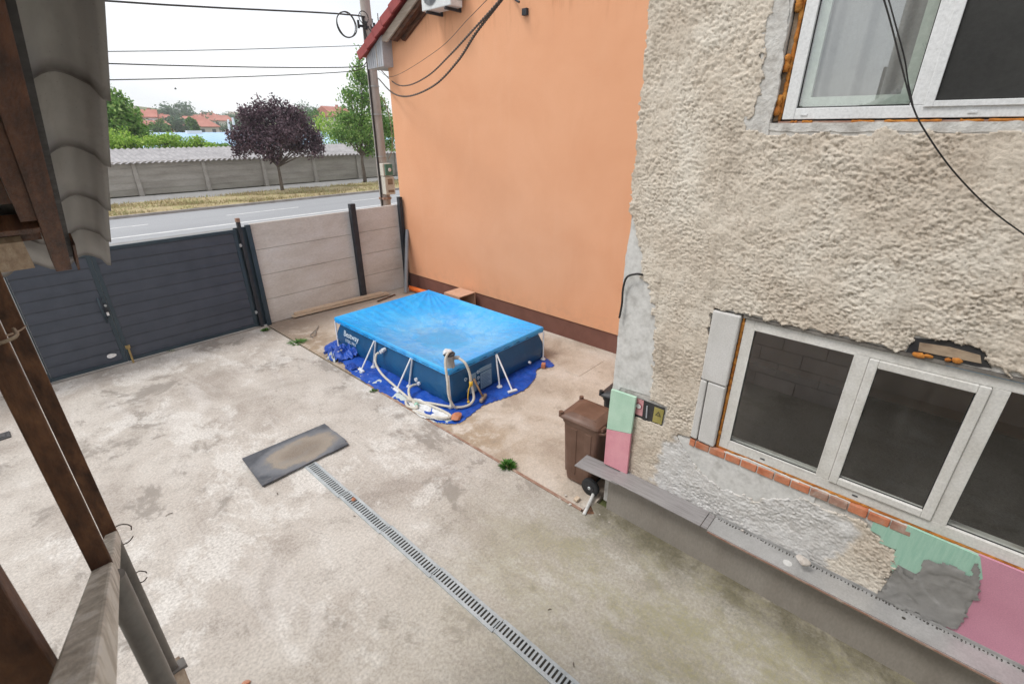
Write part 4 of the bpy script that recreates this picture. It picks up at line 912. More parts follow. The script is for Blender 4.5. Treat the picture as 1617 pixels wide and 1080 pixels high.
# tension folds radiating from the corners
for (cxn, cyn, amp, a0) in ((X[-1], Y[-1], .026, 0), (X[0], Y[-1], .013, 1), (X[0], Y[0], .015, 2), (X[-1], Y[0], .016, 3)):
    dxx, dyy = XX-cxn, YY-cyn; rad = np.sqrt(dxx**2+dyy**2)+1e-6; an = np.arctan2(np.abs(dyy), np.abs(dxx))
    Z += amp*(1-2*np.abs(np.sin(an*15+1.5*np.sin(an*5+a0))))*np.exp(-rad/.5)*np.clip(rad*6, 0, 1)*np.clip(e*12, 0, 1)
fn = fnoise(XX.shape, 16); Z += .0050*fn*np.clip(e*3, 0, 1)+.0035*fnoise(XX.shape, 5)*np.clip(e*5, 0, 1)*(.4+.6*np.exp(-e*3))
edgew = np.exp(-e*2.2)*np.clip(e*9, 0, 1)
Z += edgew*(.006*np.sin(XX*38+2*np.sin(YY*3))*(np.minimum(vv_, 1-vv_) < np.minimum(uu, 1-uu))+.006*np.sin(YY*33+2*np.sin(XX*4))*(np.minimum(vv_, 1-vv_) >= np.minimum(uu, 1-uu)))
ln = fnoise(XX.shape, 8); Z += .0016*ln*np.clip(e*5, 0, 1)
V = np.stack([XX, YY, Z], 2); rows = [list(map(tuple, V[j])) for j in range(ny)]
cv = MB().grid(rows)
# skirt round the rim
loop = [V[0, i] for i in range(nx)]+[V[j, nx-1] for j in range(1, ny)]+[V[ny-1, i] for i in range(nx-2, -1, -1)]+[V[j, 0] for j in range(ny-2, 0, -1)]
sk = [[], [], [], []]
for i, p in enumerate(loop+[loop[0]]):
    d = np.array([p[0]-np.clip(p[0], QX0+.06, QX1-.06), p[1]-np.clip(p[1], QY0+.06, QY1-.06), 0]); d = d/(np.linalg.norm(d)+1e-9); wv = .006*math.sin(i*.55)+.004*math.sin(i*1.3)
    for k, (o, dz) in enumerate(((0, 0), (.012, -.012), (.016+wv*.4, -.045), (.006+wv, -.085+.006*math.sin(i*.21)))): sk[k].append(tuple(p+d*o+np.array([0, 0, dz])))
cv.grid([sk[0], sk[1], sk[2], sk[3]])
co_ = link('cover', cv, 'cover', t, smooth=True)
zmin = float(Z.min()); wl = zmin+.020
wr = [[(x, y, wl) for x in np.linspace(4.6, 5.85, 3)] for y in np.linspace(5.5, 7.4, 3)]
link('puddle', MB().grid(wr), 'water', co_)
rp_ = [p+Vector((0, 0, 0)) for p in ringpts(-.045, PZ-.062, 5, .06, (QX0, QX1, QY0, QY1))]
link('cover_rope', MB().tube(rp_+[rp_[0]], .006, 5), 'cover', co_, smooth=True)
def leg(a, top, foot=True, tee=False):
    mb = MB().cyl(a, top, .0145, 10)
    l = link('leg', mb, 'white_metal', t, smooth=40)
    a = Vector(a)
    if tee:
        d = (Vector(top)-a); d.z = 0; s_ = Vector((-d.y, d.x, 0)).normalized()
        link('foot', MB().bar(a-s_*.085, a+s_*.085, .055, .035), 'white_metal', l, bevel=.01)
    else: link('foot', MB().tube([(a.x, a.y, 0.008), (a.x, a.y, .03)], [.05, .035], 14), 'white_metal', l)
for y in (5.935, 6.99):
    leg((3.77, y, .02), (4.085, y-.03, .50), tee=True); leg((4.0, y-.03, .02), (4.10, y-.045, .50))
    leg((6.72, y, .02), (6.44, y, .50), tee=True); leg((6.49, y-.03, .02), (6.44, y-.03, .50))
for x in (5.1,):
    leg((x-.08, 4.51, .02), (x+.06, 4.99, .48), tee=True); leg((x-.10, 4.78, .02), (x+.04, 4.99, .48))
    leg((x, 8.72, .02), (x, 8.38, .50), tee=True)
for a, b in (((4.035, 4.90, .01), (4.095, 4.99, .5)), ((4.04, 8.24, .01), (4.095, 8.33, .5)), ((6.30, 4.89, .01), (6.42, 4.99, .5)), ((6.46, 8.42, .01), (6.44, 8.34, .5))): leg(a, b)
wl_ = lambda z: PX0-.052
tx = text_mb('Bestway', .155, (4.052, 7.99, .315), (0, -1, 0), (.22, 0, .97), bold=True); link('lettering', tx, 'text_white', t)
tx = text_mb('STEEL PRO', .078, (4.034, 7.92, .215), (0, -1, 0), (.16, 0, .985), bold=True); link('lettering', tx, 'text_white', t)
# information panel on the short side with round pictograms
ip = link('information_panel', MB().box(4.44, 4.58, 4.894, 4.898, .07, .40).box(4.68, 4.93, 4.894, 4.898, .05, .34).box(4.66, 4.93, 4.894, 4.898, .36, .43), 'print_blue', t)
ic = MB(); ib = MB()
for x, z in ((4.63, .385), (4.63, .28), (4.63, .19), (4.36, .36), (4.40, .15)):
    ic.cyl((x, 4.892, z), (x, 4.896, z), .030, 16); ib.cyl((x, 4.888, z), (x, 4.892, z), .023, 16); ic.hexa([(x-.018, 4.884, z-.014), (x-.012, 4.884, z-.018), (x-.012, 4.888, z-.018), (x-.018, 4.888, z-.014)], [(x+.012, 4.884, z+.018), (x+.018, 4.884, z+.014), (x+.018, 4.888, z+.014), (x+.012, 4.888, z+.018)])
link('pictogram', ic, 'text_white', ip); link('pictogram_field', ib, 'liner', ip)
tl = MB()
for k in range(9): tl.box(4.70, 4.90-(k % 3)*.03, 4.890, 4.893, .075+k*.028, .079+k*.028)
link('print_lines', tl, 'liner', ip)
for (y, z) in ((6.72, .37), (6.66, .42), (5.70, .12), (5.76, .17)): link('inlet_fitting', MB().cyl((4.10, y, z), (4.03, y, z), .032, 14), 'white_metal', t, smooth=40)
link('drain_plug', MB().cyl((5.88, 4.885, .1), (5.88, 4.85, .1), .025, 12), 'white_metal', t, smooth=40)

# filter pump hanging at the near corner, hoses
pc_ = Vector((4.22, 5.09, .56))
t = thing('filter_pump', 'grey cylindrical filter pump on the near pool corner', 'pump', tuple(pc_))
link('housing', MB().tube([pc_+Vector((0, 0, .012)), pc_+Vector((0, 0, .04)), pc_+Vector((0, 0, .20)), pc_+Vector((.0, 0, .215))], [.085, .075, .072, .082], 22), 'filter', t, smooth=40)
link('lid', MB().tube([pc_+Vector((0, 0, .215)), pc_+Vector((0, 0, .235)), pc_+Vector((0, 0, .25))], [.09, .09, .07], 22), 'lid_dark', t, smooth=40)
cl = rock((pc_.x-.03, pc_.y, pc_.z+.275), (.10, .075, .05), 3, 21); link('plastic_wrap', cl, 'white_cloth', t, smooth=True)
link('outlet', MB().cyl(pc_+Vector((.05, -.05, .16)), pc_+Vector((.12, -.10, .155)), .03, 12), 'filter', t, smooth=40)
GHs = 'cream pool hoses'
hr = .0205
solo('pool_hose', MB().tube(smoothpath([pc_+Vector((0, -.02, .27)), pc_+Vector((-.08, -.05, .26)), pc_+Vector((-.15, -.08, .16)), (4.0, 4.90, .45), (3.97, 4.86, .30), (3.98, 4.83, .16), (4.02, 4.80, .06), (4.06, 4.78, .03)], 8), hr, 10), 'hose', 'cream hose looping from the pump top down the near corner', 'hose', GHs, smooth=True)
solo('pool_hose', MB().tube(smoothpath([pc_+Vector((.10, -.09, .157)), (4.34, 4.87, .66), (4.36, 4.80, .5), (4.36, 4.78, .35), (4.37, 4.75, .20), (4.34, 4.71, .09), (4.24, 4.70, .04), (4.12, 4.74, .035), (4.05, 4.80, .04)], 8), hr, 10), 'hose', 'cream hose with yellow tie bowing right of the corner leg', 'hose', GHs, smooth=True)
solo('pool_hose', MB().tube(smoothpath([(4.0, 6.72, .37), (3.94, 6.72, .34), (3.88, 6.66, .22), (3.85, 6.45, .10), (3.82, 6.1, .045), (3.74, 5.6, .035), (3.70, 5.35, .04), (3.63, 5.22, .04), (3.58, 5.38, .04), (3.66, 5.50, .06), (3.78, 5.32, .04), (3.83, 5.1, .035), (3.86, 4.85, .03), (3.84, 4.68, .03), (3.74, 4.72, .03), (3.62, 4.95, .03), (3.56, 5.2, .04)], 8), hr, 10), 'hose', 'long cream hose from the side inlet coiled on the tarp edge', 'hose', GHs, smooth=True)
solo('pool_hose', MB().tube(smoothpath([(4.0, 5.70, .12), (3.92, 5.70, .13), (3.82, 5.66, .12), (3.74, 5.52, .05), (3.76, 5.36, .035), (3.84, 5.24, .035), (3.95, 5.0, .035), (4.02, 4.86, .03)], 8), hr, 10), 'hose', 'short cream hose from the low inlet along the liner', 'hose', GHs, smooth=True)
solo('yellow_tie', MB().tube([(4.362, 4.78, .37), (4.362, 4.78, .29)], [.029, .029], 12).tube(smoothpath([(4.34, 4.77, .33), (4.30, 4.77, .25), (4.285, 4.78, .12), (4.29, 4.78, .05)], 5), .009, 6).cyl((4.29, 4.78, .05), (4.29, 4.77, .02), .022, 10), 'yellow', 'bright yellow tie wrapped round the right pump hose', 'tie', smooth=True)
solo('hose_clip', MB().tube([(3.70, 5.33, .04), (3.69, 5.28, .04)], [.032, .032], 10), 'xps_mint', 'pale green clip where the coiled hoses cross', 'clip')
# sledge hammer
t = thing('sledge_hammer', 'old hammer with wooden handle leaning on the pool side', 'hammer', (4.62, 4.55, .0))
ha = Vector((4.521,4.683,0.045)); hb = Vector((4.496,4.86,0.331))
link('handle', MB().tube([ha, ha.lerp(hb, .5), hb], [.016, .017, .021], 10), 'hammer_wood', t, smooth=True)
hd_ = Vector((.10, .045, 0)); link('head', MB().bar(ha-hd_+Vector((0, 0, -.005)), ha+hd_+Vector((0, 0, -.005)), .055, .055), 'hammer_head', t, bevel=.012, seg=3)
# ground sheet
outline = [Vector((a[0], a[1], 0)) for a in [(3.62,7.276,0),(3.579,6.656,0),(3.561,6.102,0),(3.601,5.475,0),(3.616,5.055,0),(3.625,4.742,0),(3.802,4.497,0),(4.107,4.511,0),(4.425,4.56,0),(4.824,4.459,0),(5.228,4.405,0),(5.67,4.538,0),(5.932,4.708,0),(6.229,4.565,0),(6.437,4.965,0),(6.494,5.197,0)]]
outline += [Vector((6.6, 6.5, 0)), Vector((6.62, 8.6, 0)), Vector((5.2, 8.62, 0)), Vector((4.0, 8.56, 0)), Vector((3.72, 8.1, 0)), Vector((3.70, 7.5, 0))]
def sheet_mesh(poly, step, amp, z0, seed, edge=.0, curl=0):
    xs_ = [p[0] for p in poly]; ys_ = [p[1] for p in poly]; X = np.arange(min(xs_)-.02, max(xs_)+.04, step); Y = np.arange(min(ys_)-.02, max(ys_)+.04, step)
    XX, YY = np.meshgrid(X, Y); m = inpoly(XX, YY, [(p[0], p[1]) for p in poly])
    global RNG; RNG = np.random.default_rng(seed); Zn = fnoise(XX.shape, 5); Z2 = fnoise(XX.shape, 11)
    Z = z0+amp*(np.abs(Zn)*.6+np.clip(Z2, 0, 3))
    idx = -np.ones(XX.shape, int); idx[m] = np.arange(m.sum()); V = np.stack([XX[m], YY[m], Z[m]], 1)
    a = idx[:-1, :-1]; b = idx[:-1, 1:]; c = idx[1:, 1:]; d = idx[1:, :-1]; ok = (a >= 0) & (b >= 0) & (c >= 0) & (d >= 0)
    return V, np.stack([a[ok], b[ok], c[ok], d[ok]], 1)
def smooth_outline(pl, n=6): return [(p.x, p.y) for p in smoothpath([*pl, pl[0]], n)]
t = solo('ground_tarp', sheet_mesh(smooth_outline(outline), .022, .0085, -.005, 5), 'tarp', 'creased bright blue tarp spread under the pool', 'tarp', smooth=True)
pale = [Vector((a[0], a[1], 0)) for a in [(3.858,7.507,0),(3.72,7.427,-0),(3.612,7.032,-0),(3.588,6.514,0),(3.528,5.841,0),(3.523,5.29,0),(3.545,4.905,0),(3.676,4.661,0),(3.82,4.6,0),(3.936,4.965,0),(3.813,5.761,0),(3.839,6.71,0)]]
solo('pale_sheet', sheet_mesh(smooth_outline(pale, 5), .02, .004, -.007, 8), 'tarp_pale', 'pale greenish sheet showing along the left edge of the blue tarp', 'sheet', smooth=True)
pw = [Vector((a[0], a[1], 0)) for a in [(3.693,5.599,0),(3.851,5.481,0),(3.871,5.038,0),(3.871,4.772,0),(3.751,4.677,0),(3.595,4.85,0),(3.534,5.147,0)]]
solo('white_film', sheet_mesh(smooth_outline(pw, 5), .018, .012, .010, 11), 'white_cloth', 'crumpled translucent white film under the coiled hoses', 'film', smooth=True)
def crumple(c, rx, ry, h, seed, mat, label, name, cat):
    n = 46; g = np.random.default_rng(seed); global RNG; RNG = np.random.default_rng(seed)
    a = np.linspace(-1, 1, n); AA, BB = np.meshgrid(a, a); rr = np.sqrt(AA**2+BB**2); f1_ = fnoise(AA.shape, 7); f2_ = fnoise(AA.shape, 4); f3_ = fnoise(AA.shape, 9)
    H = np.clip(1-rr**2.2, 0, 1)**.6*h*(.55+.5*np.abs(f1_))+.012*np.abs(f2_)*(rr < 1.0)
    XX = c[0]+AA*rx*(1+.16*f3_); YY = c[1]+BB*ry*(1+.14*f1_); m = rr < 1.02+.1*f3_
    idx = -np.ones(AA.shape, int); idx[m] = np.arange(m.sum()); V = np.stack([XX[m], YY[m], H[m]+.002], 1)
    q = [idx[:-1, :-1], idx[:-1, 1:], idx[1:, 1:], idx[1:, :-1]]; ok = (q[0] >= 0) & (q[1] >= 0) & (q[2] >= 0) & (q[3] >= 0)
    return solo(name, (V, np.stack([k[ok] for k in q], 1)), mat, label, cat, smooth=True)
cA = (3.907,7.869,0.05); crumple(cA, .30, .36, .13, 3, 'tarp', 'bunched up heap of blue tarp at the far left pool corner', 'tarp_heap', 'tarp')
cB = (3.728,7.217,0.03); crumple(cB, .10, .13, .06, 6, 'tarp', 'small dark blue crumpled tarp fold below the heap', 'tarp_fold', 'tarp')
cC = (3.677,7.804,0.06); crumple(cC, .07, .10, .10, 9, 'tarp_pale', 'pale grey underside fold on the tarp heap', 'sheet_fold', 'sheet')
def brick(p, rz, sz, mat, label, tilt=0):
    c = Vector(p); mb = MB(); mtx = Matrix.Rotation(rz, 3, 'Z') @ Matrix.Rotation(tilt, 3, 'X'); a = []
    for x, y, z in ((-1,-1,-1),(1,-1,-1),(1,1,-1),(-1,1,-1),(-1,-1,1),(1,-1,1),(1,1,1),(-1,1,1)): a.append(c+mtx @ Vector((x*sz[0]/2, y*sz[1]/2, z*sz[2]/2)))
    mb.add(a, [(0,3,2,1),(4,5,6,7),(0,1,5,4),(1,2,6,5),(2,3,7,6),(3,0,4,7)]); return solo('brick', mb, mat, label, 'brick', 'loose bricks holding down the tarp', bevel=.008)
solo('brick', rock((3.879,4.594,0.04), (.115, .085, .055), 3, 14), 'brick', 'broken orange brick on the near corner of the tarp', 'brick', 'loose bricks holding down the tarp')
brick((6.048,4.686,0.04), .5, (.10, .07, .08), 'brick', 'small orange brick piece on the right tarp corner')
brick((3.815,7.801,0.13), .3, (.13, .09, .05), 'aac', 'pale block chip resting on the tarp heap', .2)
q = (4.313,5.649,0.01)

# ================================================================ BINS
def wheelie(name, label, cx_, cy_, mat, rz=0, sc=1.0, grp='wheeled bins by the cream wall'):
    t = thing(name, label, 'bin', (cx_, cy_, -.012), grp)
    def T(x, y, z): c, s = math.cos(rz), math.sin(rz); return (cx_+(x*c-y*s)*sc, cy_+(x*s+y*c)*sc, z*sc-.012)
    def rc(hx, hy0, hy1, z, r=.05, k=5):
        out = []
        for ax, ay, a0 in ((hx-r, hy1-r, 0), (-hx+r, hy1-r, 90), (-hx+r, hy0+r, 180), (hx-r, hy0+r, 270)):
            for j in range(k): a = R(a0+90*j/(k-1)); out.append(T(ax+r*math.cos(a), ay+r*math.sin(a), z))
        return out
    b = MB(); rgs = [rc(.165, -.15, .19, .03, .04), rc(.175, -.165, .20, .10, .045), rc(.215, -.235, .245, .84, .05), rc(.225, -.245, .255, .845, .05), rc(.232, -.25, .262, .90, .05), rc(.23, -.25, .262, .905, .05)]
    b.grid([r_+[r_[0]] for r_ in rgs]); b.add(rgs[0], [tuple(range(len(rgs[0])-1, -1, -1))])
    body = link('body', b, mat, t, smooth=35)
    rbm = MB()
    for x in (-.11, .11): rbm.hexa([T(x-.045, .195, .12), T(x+.045, .195, .12), T(x+.045, .212, .12), T(x-.045, .212, .12)], [T(x-.055, .235, .80), T(x+.055, .235, .80), T(x+.055, .252, .80), T(x-.055, .252, .80)])
    for sg in (-1, 1):
        for y in (-.10, .09):
            rbm.hexa([T(sg*.172, y-.035, .14), T(sg*.184, y-.035, .14), T(sg*.184, y+.035, .14), T(sg*.172, y+.035, .14)], [T(sg*.205, y-.045, .80), T(sg*.219, y-.045, .80), T(sg*.219, y+.045, .80), T(sg*.205, y+.045, .80)])
    link('moulded_panel', rbm, mat, body, bevel=.006)
    l = MB(); ls = [rc(.245, -.235, .285, .895, .05), rc(.248, -.24, .29, .915, .05), rc(.238, -.23, .275, .935, .05), rc(.20, -.18, .225, .955, .05), rc(.15, -.14, .17, .975, .05)]
    l.grid([r_+[r_[0]] for r_ in ls]); l.add(ls[-1], [tuple(range(len(ls[-1])))]); l.add(ls[0], [tuple(range(len(ls[0])-1, -1, -1))])
    lid = link('lid', l, mat, t, smooth=35)
    link('lid_rib', MB().hexa([T(-.16, .20, .956), T(.16, .20, .956), T(.16, .215, .950), T(-.16, .215, .950)], [T(-.15, .20, .964), T(.15, .20, .964), T(.15, .212, .958), T(-.15, .212, .958)]).hexa([T(-.16, -.15, .962), T(-.15, -.15, .962), T(-.15, .15, .962), T(-.16, .15, .962)], [T(-.16, -.15, .974), T(-.15, -.15, .974), T(-.15, .15, .974), T(-.16, .15, .974)]), mat, lid, bevel=.003)
    for x in (-.235, .20): link('knob', MB().cyl(T(x+.017, .27, .90), T(x+.017, .27, .965), .027*sc, 12), mat, lid, smooth=40)
    link('handle', MB().tube([T(-.21, -.235, .87), T(-.21, -.30, .885), T(.21, -.30, .885), T(.21, -.235, .87)], .016*sc, 8), mat, t, smooth=True)
    link('hinge', MB().cyl(T(-.20, -.255, .915), T(-.12, -.255, .915), .02*sc, 10).cyl(T(.12, -.255, .915), T(.20, -.255, .915), .02*sc, 10), mat, t, smooth=40)
    link('axle', MB().cyl(T(-.20, -.185, .10), T(.20, -.185, .10), .012*sc, 8), 'tyre', t)
    for sg in (-1, 1):
        WZ = .112
        w_ = link('wheel', MB().tube([T(sg*.19, -.185, WZ), T(sg*.197, -.185, WZ), T(sg*.233, -.185, WZ), T(sg*.24, -.185, WZ)], [.098*sc, .112*sc, .112*sc, .098*sc], 26), 'tyre', t, smooth=40)
        link('rim', MB().tube([T(sg*.236, -.185, WZ), T(sg*.245, -.185, WZ)], [.058*sc, .055*sc], 20), 'black_plastic', w_)
        link('hub_cap', MB().tube([T(sg*.245, -.185, WZ), T(sg*.253, -.185, WZ)], [.022*sc, .016*sc], 12), 'galv', w_)
    return t
wheelie('wheelie_bin', 'brown wheeled bin standing at the end of the grey plinth', 4.075, 2.44, 'bin', R(2))
wheelie('wheelie_bin', 'black wheeled bin mostly hidden behind the cream wall corner', 4.80, 2.36, 'black_plastic', R(4))

# ================================================================ CREAM HOUSE UNDER RENOVATION
XW = 3.87
t = CH = thing('cream_house', 'unfinished house with rough cream stucco wall and white windows', 'house', (XW, 2.0, 0))
XB = 3.888; YE = 2.09; YN = -4.2
LO = (-2.55, 1.25, 1.262, 2.56)          # lower opening  y0 y1 z0 z1
UO = (-2.3, 1.10, 3.95, 5.60)            # upper opening
wl = MB()
def wb(y0, y1, z0, z1): wl.box(XB, XB+.30, y0, y1, z0, z1)
wb(LO[1], YE-.012, .40, 6.6); wb(YN, LO[0], .40, 6.6); wb(LO[0], LO[1], .40, LO[2]); wb(LO[0], LO[1], LO[3], UO[2])
wb(LO[0], UO[0], UO[2], 6.6); wb(UO[1], LO[1], UO[2], 6.6); wb(UO[0], UO[1], UO[3], 6.6)
link('wall', wl, 'masonry', t)
link('gable_side', MB().box(XB+.30, 12, YE-.31, YE-.012, .0, 6.6).box(XB+.001, XB+.30, YN, YE-.013, 0, .399), 'masonry', t)
link('flat_roof', MB().box(XB-.3, 12, YN, YE+.2, 6.6, 6.75), 'fascia', t)
# stucco coat: fine relief grid with ragged holes
st = .0078; Yg = np.arange(-2.6, 2.16, st); Zg = np.arange(.535, 5.6, st); YY, ZZ = np.meshgrid(Yg, Zg)
sh = YY.shape
jit = fnoise(sh, 5)*.011; jit2 = fnoise(sh, 6)*.011
outer = [(2.218,5.407),(2.142,4.801),(2.144,4.558),(2.141,4.256),(2.131,3.934),(2.127,3.64),(2.146,3.432),(2.135,3.272),(2.086,3.168),(2.036,2.893),(2.043,2.787),(2.041,2.656),(2.06,2.467),(2.06,2.276),(2.059,2.01),(2.052,1.734),(2.048,1.48),(2.058,0.971),(2.076,0.412)]
oy = np.interp(ZZ[:, 0], [p[1] for p in outer][::-1], [p[0] for p in outer][::-1])[:, None]
keep = YY+jit*.7 < np.minimum(oy, YE+.01)
H1 = [(1.232,2.561),(0.972,2.561),(0.445,2.563),(0.141,2.564),(-0.024,2.559),(-0.059,2.675),(-0.223,2.688),(-0.373,2.682),(-0.436,2.586),(-0.594,2.565),(-0.812,2.546),(-1.265,2.508),(-2.324,-0.405),(-1.431,-0.283),(-0.574,0.565),(-0.399,0.546),(-0.41,0.598),(-0.433,0.723),(-0.431,0.924),(-0.389,1.01),(-0.305,1.06),(-0.241,1.079),(-0.157,1.17),(0.108,1.122),(0.288,1.145),(0.329,1.073),(0.601,0.92),(0.815,0.887),(1.058,0.933),(1.238,1.098),(1.34,1.231),(1.207,1.294)]
H2 = [(2.707,2.785),(2.151,3.243),(2.052,3.199),(2.011,3.011),(1.946,2.936),(1.917,2.692),(1.847,2.635),(1.776,2.471),(1.727,2.237),(1.713,1.983),(1.679,1.725),(1.702,1.491),(1.826,1.427),(2.17,1.334)]
H3 = [(-3.6, 6.5), (-3.6, 3.905)]+[(-0.176,3.898),(0.421,3.899),(0.649,3.891),(0.941,3.886),(1.09,3.874),(1.119,3.894),(1.245,3.906),(1.26,3.984),(1.201,3.991),(1.196,4.047),(1.2,4.213),(1.22,4.429),(1.248,4.528),(1.199,4.592),(1.208,4.705),(1.235,4.937),(1.278,5.191)]
H4 = [(1.856,1.503),(1.499,1.496),(1.507,1.277),(1.841,1.256)]
def H(poly, j=1.): return inpoly(YY+jit*j, ZZ+jit2*j, poly)
hole = H(H1)|H(H2)|H(H3)|H(H4, .3)
# beyond the right end of the upper hole the wall closes again
keep &= ~hole
g = fnoise(sh, 2.0); g2 = fnoise(sh, .75); g3 = fnoise(sh, 11); g4 = 1-np.abs(fnoise(sh, 2.3))*1.6
an = np.fft.irfft2(np.fft.rfft2(RNG.standard_normal(sh))*np.exp(-((np.fft.fftfreq(sh[0])[:, None]*1.05)**2+(np.fft.rfftfreq(sh[1])[None, :]*2.1)**2)*2*4), sh); an /= an.std()
hgt = np.clip(.34*g+.46*g2+.34*an+.42*g4, -1.4, 1.6)*.8
ampm = np.clip(1.05+.30*fnoise(sh, 34), .5, 1.7); relief = .0050*hgt*ampm+.0022*g3
Xs = XW-relief
white = inpoly(YY+jit*1.5+g3*.008, ZZ+jit2*1.5, [(1.49,1.107),(1.319,1.219),(1.058,0.933),(0.599,0.907),(0.288,1.145),(0.108,1.122),(-0.04,1.139),(-0.139,1.094),(-0.151,0.983),(-0.096,0.821),(-0.051,0.674),(-0.014,0.558),(0.1,0.476),(0.456,0.462),(1.107,0.466),(1.531,0.588),(1.491,0.813)])
white2 = inpoly(YY+jit*2, ZZ+jit2*2, [(1.742,1.702),(1.642,1.739),(1.582,1.484),(1.56,1.126),(1.664,1.077)])
wf = white.astype(float)
k5 = np.ones(5)/5
wf = np.apply_along_axis(lambda m: np.convolve(m, k5, 'same'), 0, wf); wf = np.apply_along_axis(lambda m: np.convolve(m, k5, 'same'), 1, wf)
pit_shade = np.clip(-hgt*.9, 0, 1)  # occlusion shade painted into the low pits of the relief
# dark weathering band along the outer corner
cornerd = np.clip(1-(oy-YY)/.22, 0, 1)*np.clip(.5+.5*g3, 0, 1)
idx = -np.ones(sh, int); idx[keep] = np.arange(keep.sum())
V = np.stack([Xs[keep], YY[keep], ZZ[keep]], 1)
tint = np.stack([wf[keep], np.clip(pit_shade[keep]*(1-.6*wf[keep])+.6*cornerd[keep], 0, 1), 0*wf[keep]], 1)
a = idx[:-1, :-1]; b = idx[:-1, 1:]; c = idx[1:, 1:]; d = idx[1:, :-1]; ok = (a >= 0) & (b >= 0) & (c >= 0) & (d >= 0)
F = np.stack([a[ok], d[ok], c[ok], b[ok]], 1)
# boundary skirt gives the coat its thickness
E1 = np.concatenate([F[:, [0, 1]], F[:, [1, 2]], F[:, [2, 3]], F[:, [3, 0]]]); n_ = len(V)
key = E1[:, 0]*n_+E1[:, 1]; rkey = E1[:, 1]*n_+E1[:, 0]; bd = E1[~np.isin(key, rkey)]
bv, inv = np.unique(bd, return_inverse=True); inv = inv.reshape(bd.shape); V2 = V[bv].copy(); V2[:, 0] = XB+.002
Fs = np.stack([bd[:, 1], bd[:, 0], inv[:, 0]+n_, inv[:, 1]+n_], 1)
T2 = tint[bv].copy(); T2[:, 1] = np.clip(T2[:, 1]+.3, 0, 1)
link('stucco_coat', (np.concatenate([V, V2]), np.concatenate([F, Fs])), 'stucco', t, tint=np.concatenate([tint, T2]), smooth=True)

def plate(name, poly, x0, x1, mat, parent=None, **k):     # outline on the wall plane, real thickness
    return link(name, MB().prism([(x1, y, z) for y, z in poly], (x0-x1, 0, 0)), mat, parent or t, **k)
def ragged(poly, amp, n, seed):
    rr = random.Random(seed); out = []
    for i in range(len(poly)):
        a, b = Vector(poly[i]), Vector(poly[(i+1) % len(poly)]); m = max(1, int((b-a).length/n))
        for k in range(m):
            p = a.lerp(b, k/m); out.append((p.x+rr.uniform(-amp, amp), p.y+rr.uniform(-amp, amp)))
    return out
plate('plaster_patch', ragged([(1.367,1.247),(1.169,1.241),(0.725,1.284),(0.421,1.274),(0.181,1.242),(0.178,1.132),(0.323,1.048),(0.596,0.894),(0.822,0.86),(1.077,0.9),(1.258,1.065)], .003, .03, 1), XB-.009, XB+.004, 'plaster')
plate('plaster_patch', ragged([(YE+.005, 2.86)]+[(2.058,3.253),(1.981,3.015),(1.916,2.94),(1.886,2.698),(1.817,2.641),(1.746,2.478),(1.697,2.245),(1.682,1.993),(1.648,1.737),(1.655,1.539),(1.859,1.531),(2.001,1.52)]+[(YE+.005, 1.35)], .003, .04, 2), XB-.007, XB+.004, 'plaster')
plate('plaster_patch', ragged([(-0.13,1.197),(-0.226,1.216),(-0.365,1.197),(-0.442,1.189),(-0.431,1.022),(-0.329,1.044)], .003, .03, 3), XB-.010, XB+.004, 'plaster')
def prof(poly, y0, y1, z0, z1): return None
# sill plaster and jamb of the upper opening
plate('jamb_plaster', ragged([(1.284,3.996),(1.21,4.011),(1.209,4.071),(1.217,4.214),(1.242,4.438),(1.274,4.542),(1.219,4.612),(1.32,5.171),(1.216,5.148),(1.121,4.66),(1.094,4.346),(1.082,4.028),(1.092,3.962),(1.087,3.858),(1.254,3.889)], .006, .035, 4), XB-.012, XB+.02, 'masonry')
plate('sill_plaster', ragged([(1.12, 3.952), (1.12, 3.90), (-2.6, 3.89), (-2.6, 3.948)], .006, .05, 5), XB-.006, XB+.08, 'masonry')
# aerated blocks left of the lower window
bl = [(1.227,2.556),(1.003,2.568),(0.965,1.937),(1.21,1.915)]
blk = [[(1.238, 2.545), (1.015, 2.545), (1.018, 1.90), (1.235, 1.905)], [(1.17, 1.895), (1.02, 1.89), (1.018, 1.275), (1.165, 1.285)], [(1.235, 1.895), (1.178, 1.895), (1.175, 1.285), (1.235, 1.29)]]
for i, p in enumerate(blk): plate('aerated_block', p, XB-.028, XB+.2, 'aac', bevel=.012, seg=3)
link('lintel', MB().box(XB-.006, XB+.10, -2.5, 1.0, 2.533, 2.557), 'grey_paint', t)
lb = [(-0.063,2.659),(-0.227,2.672),(-0.372,2.665),(-0.415,2.597),(-0.257,2.566),(-0.065,2.568)]
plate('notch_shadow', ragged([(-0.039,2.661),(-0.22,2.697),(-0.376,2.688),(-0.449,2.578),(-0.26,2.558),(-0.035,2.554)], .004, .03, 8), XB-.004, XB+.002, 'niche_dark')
plate('lintel_board', [(-0.084,2.643),(-0.232,2.656),(-0.378,2.645),(-0.398,2.596),(-0.25,2.591),(-0.093,2.586)], XB-.010, XB-.004, 'old_wood')
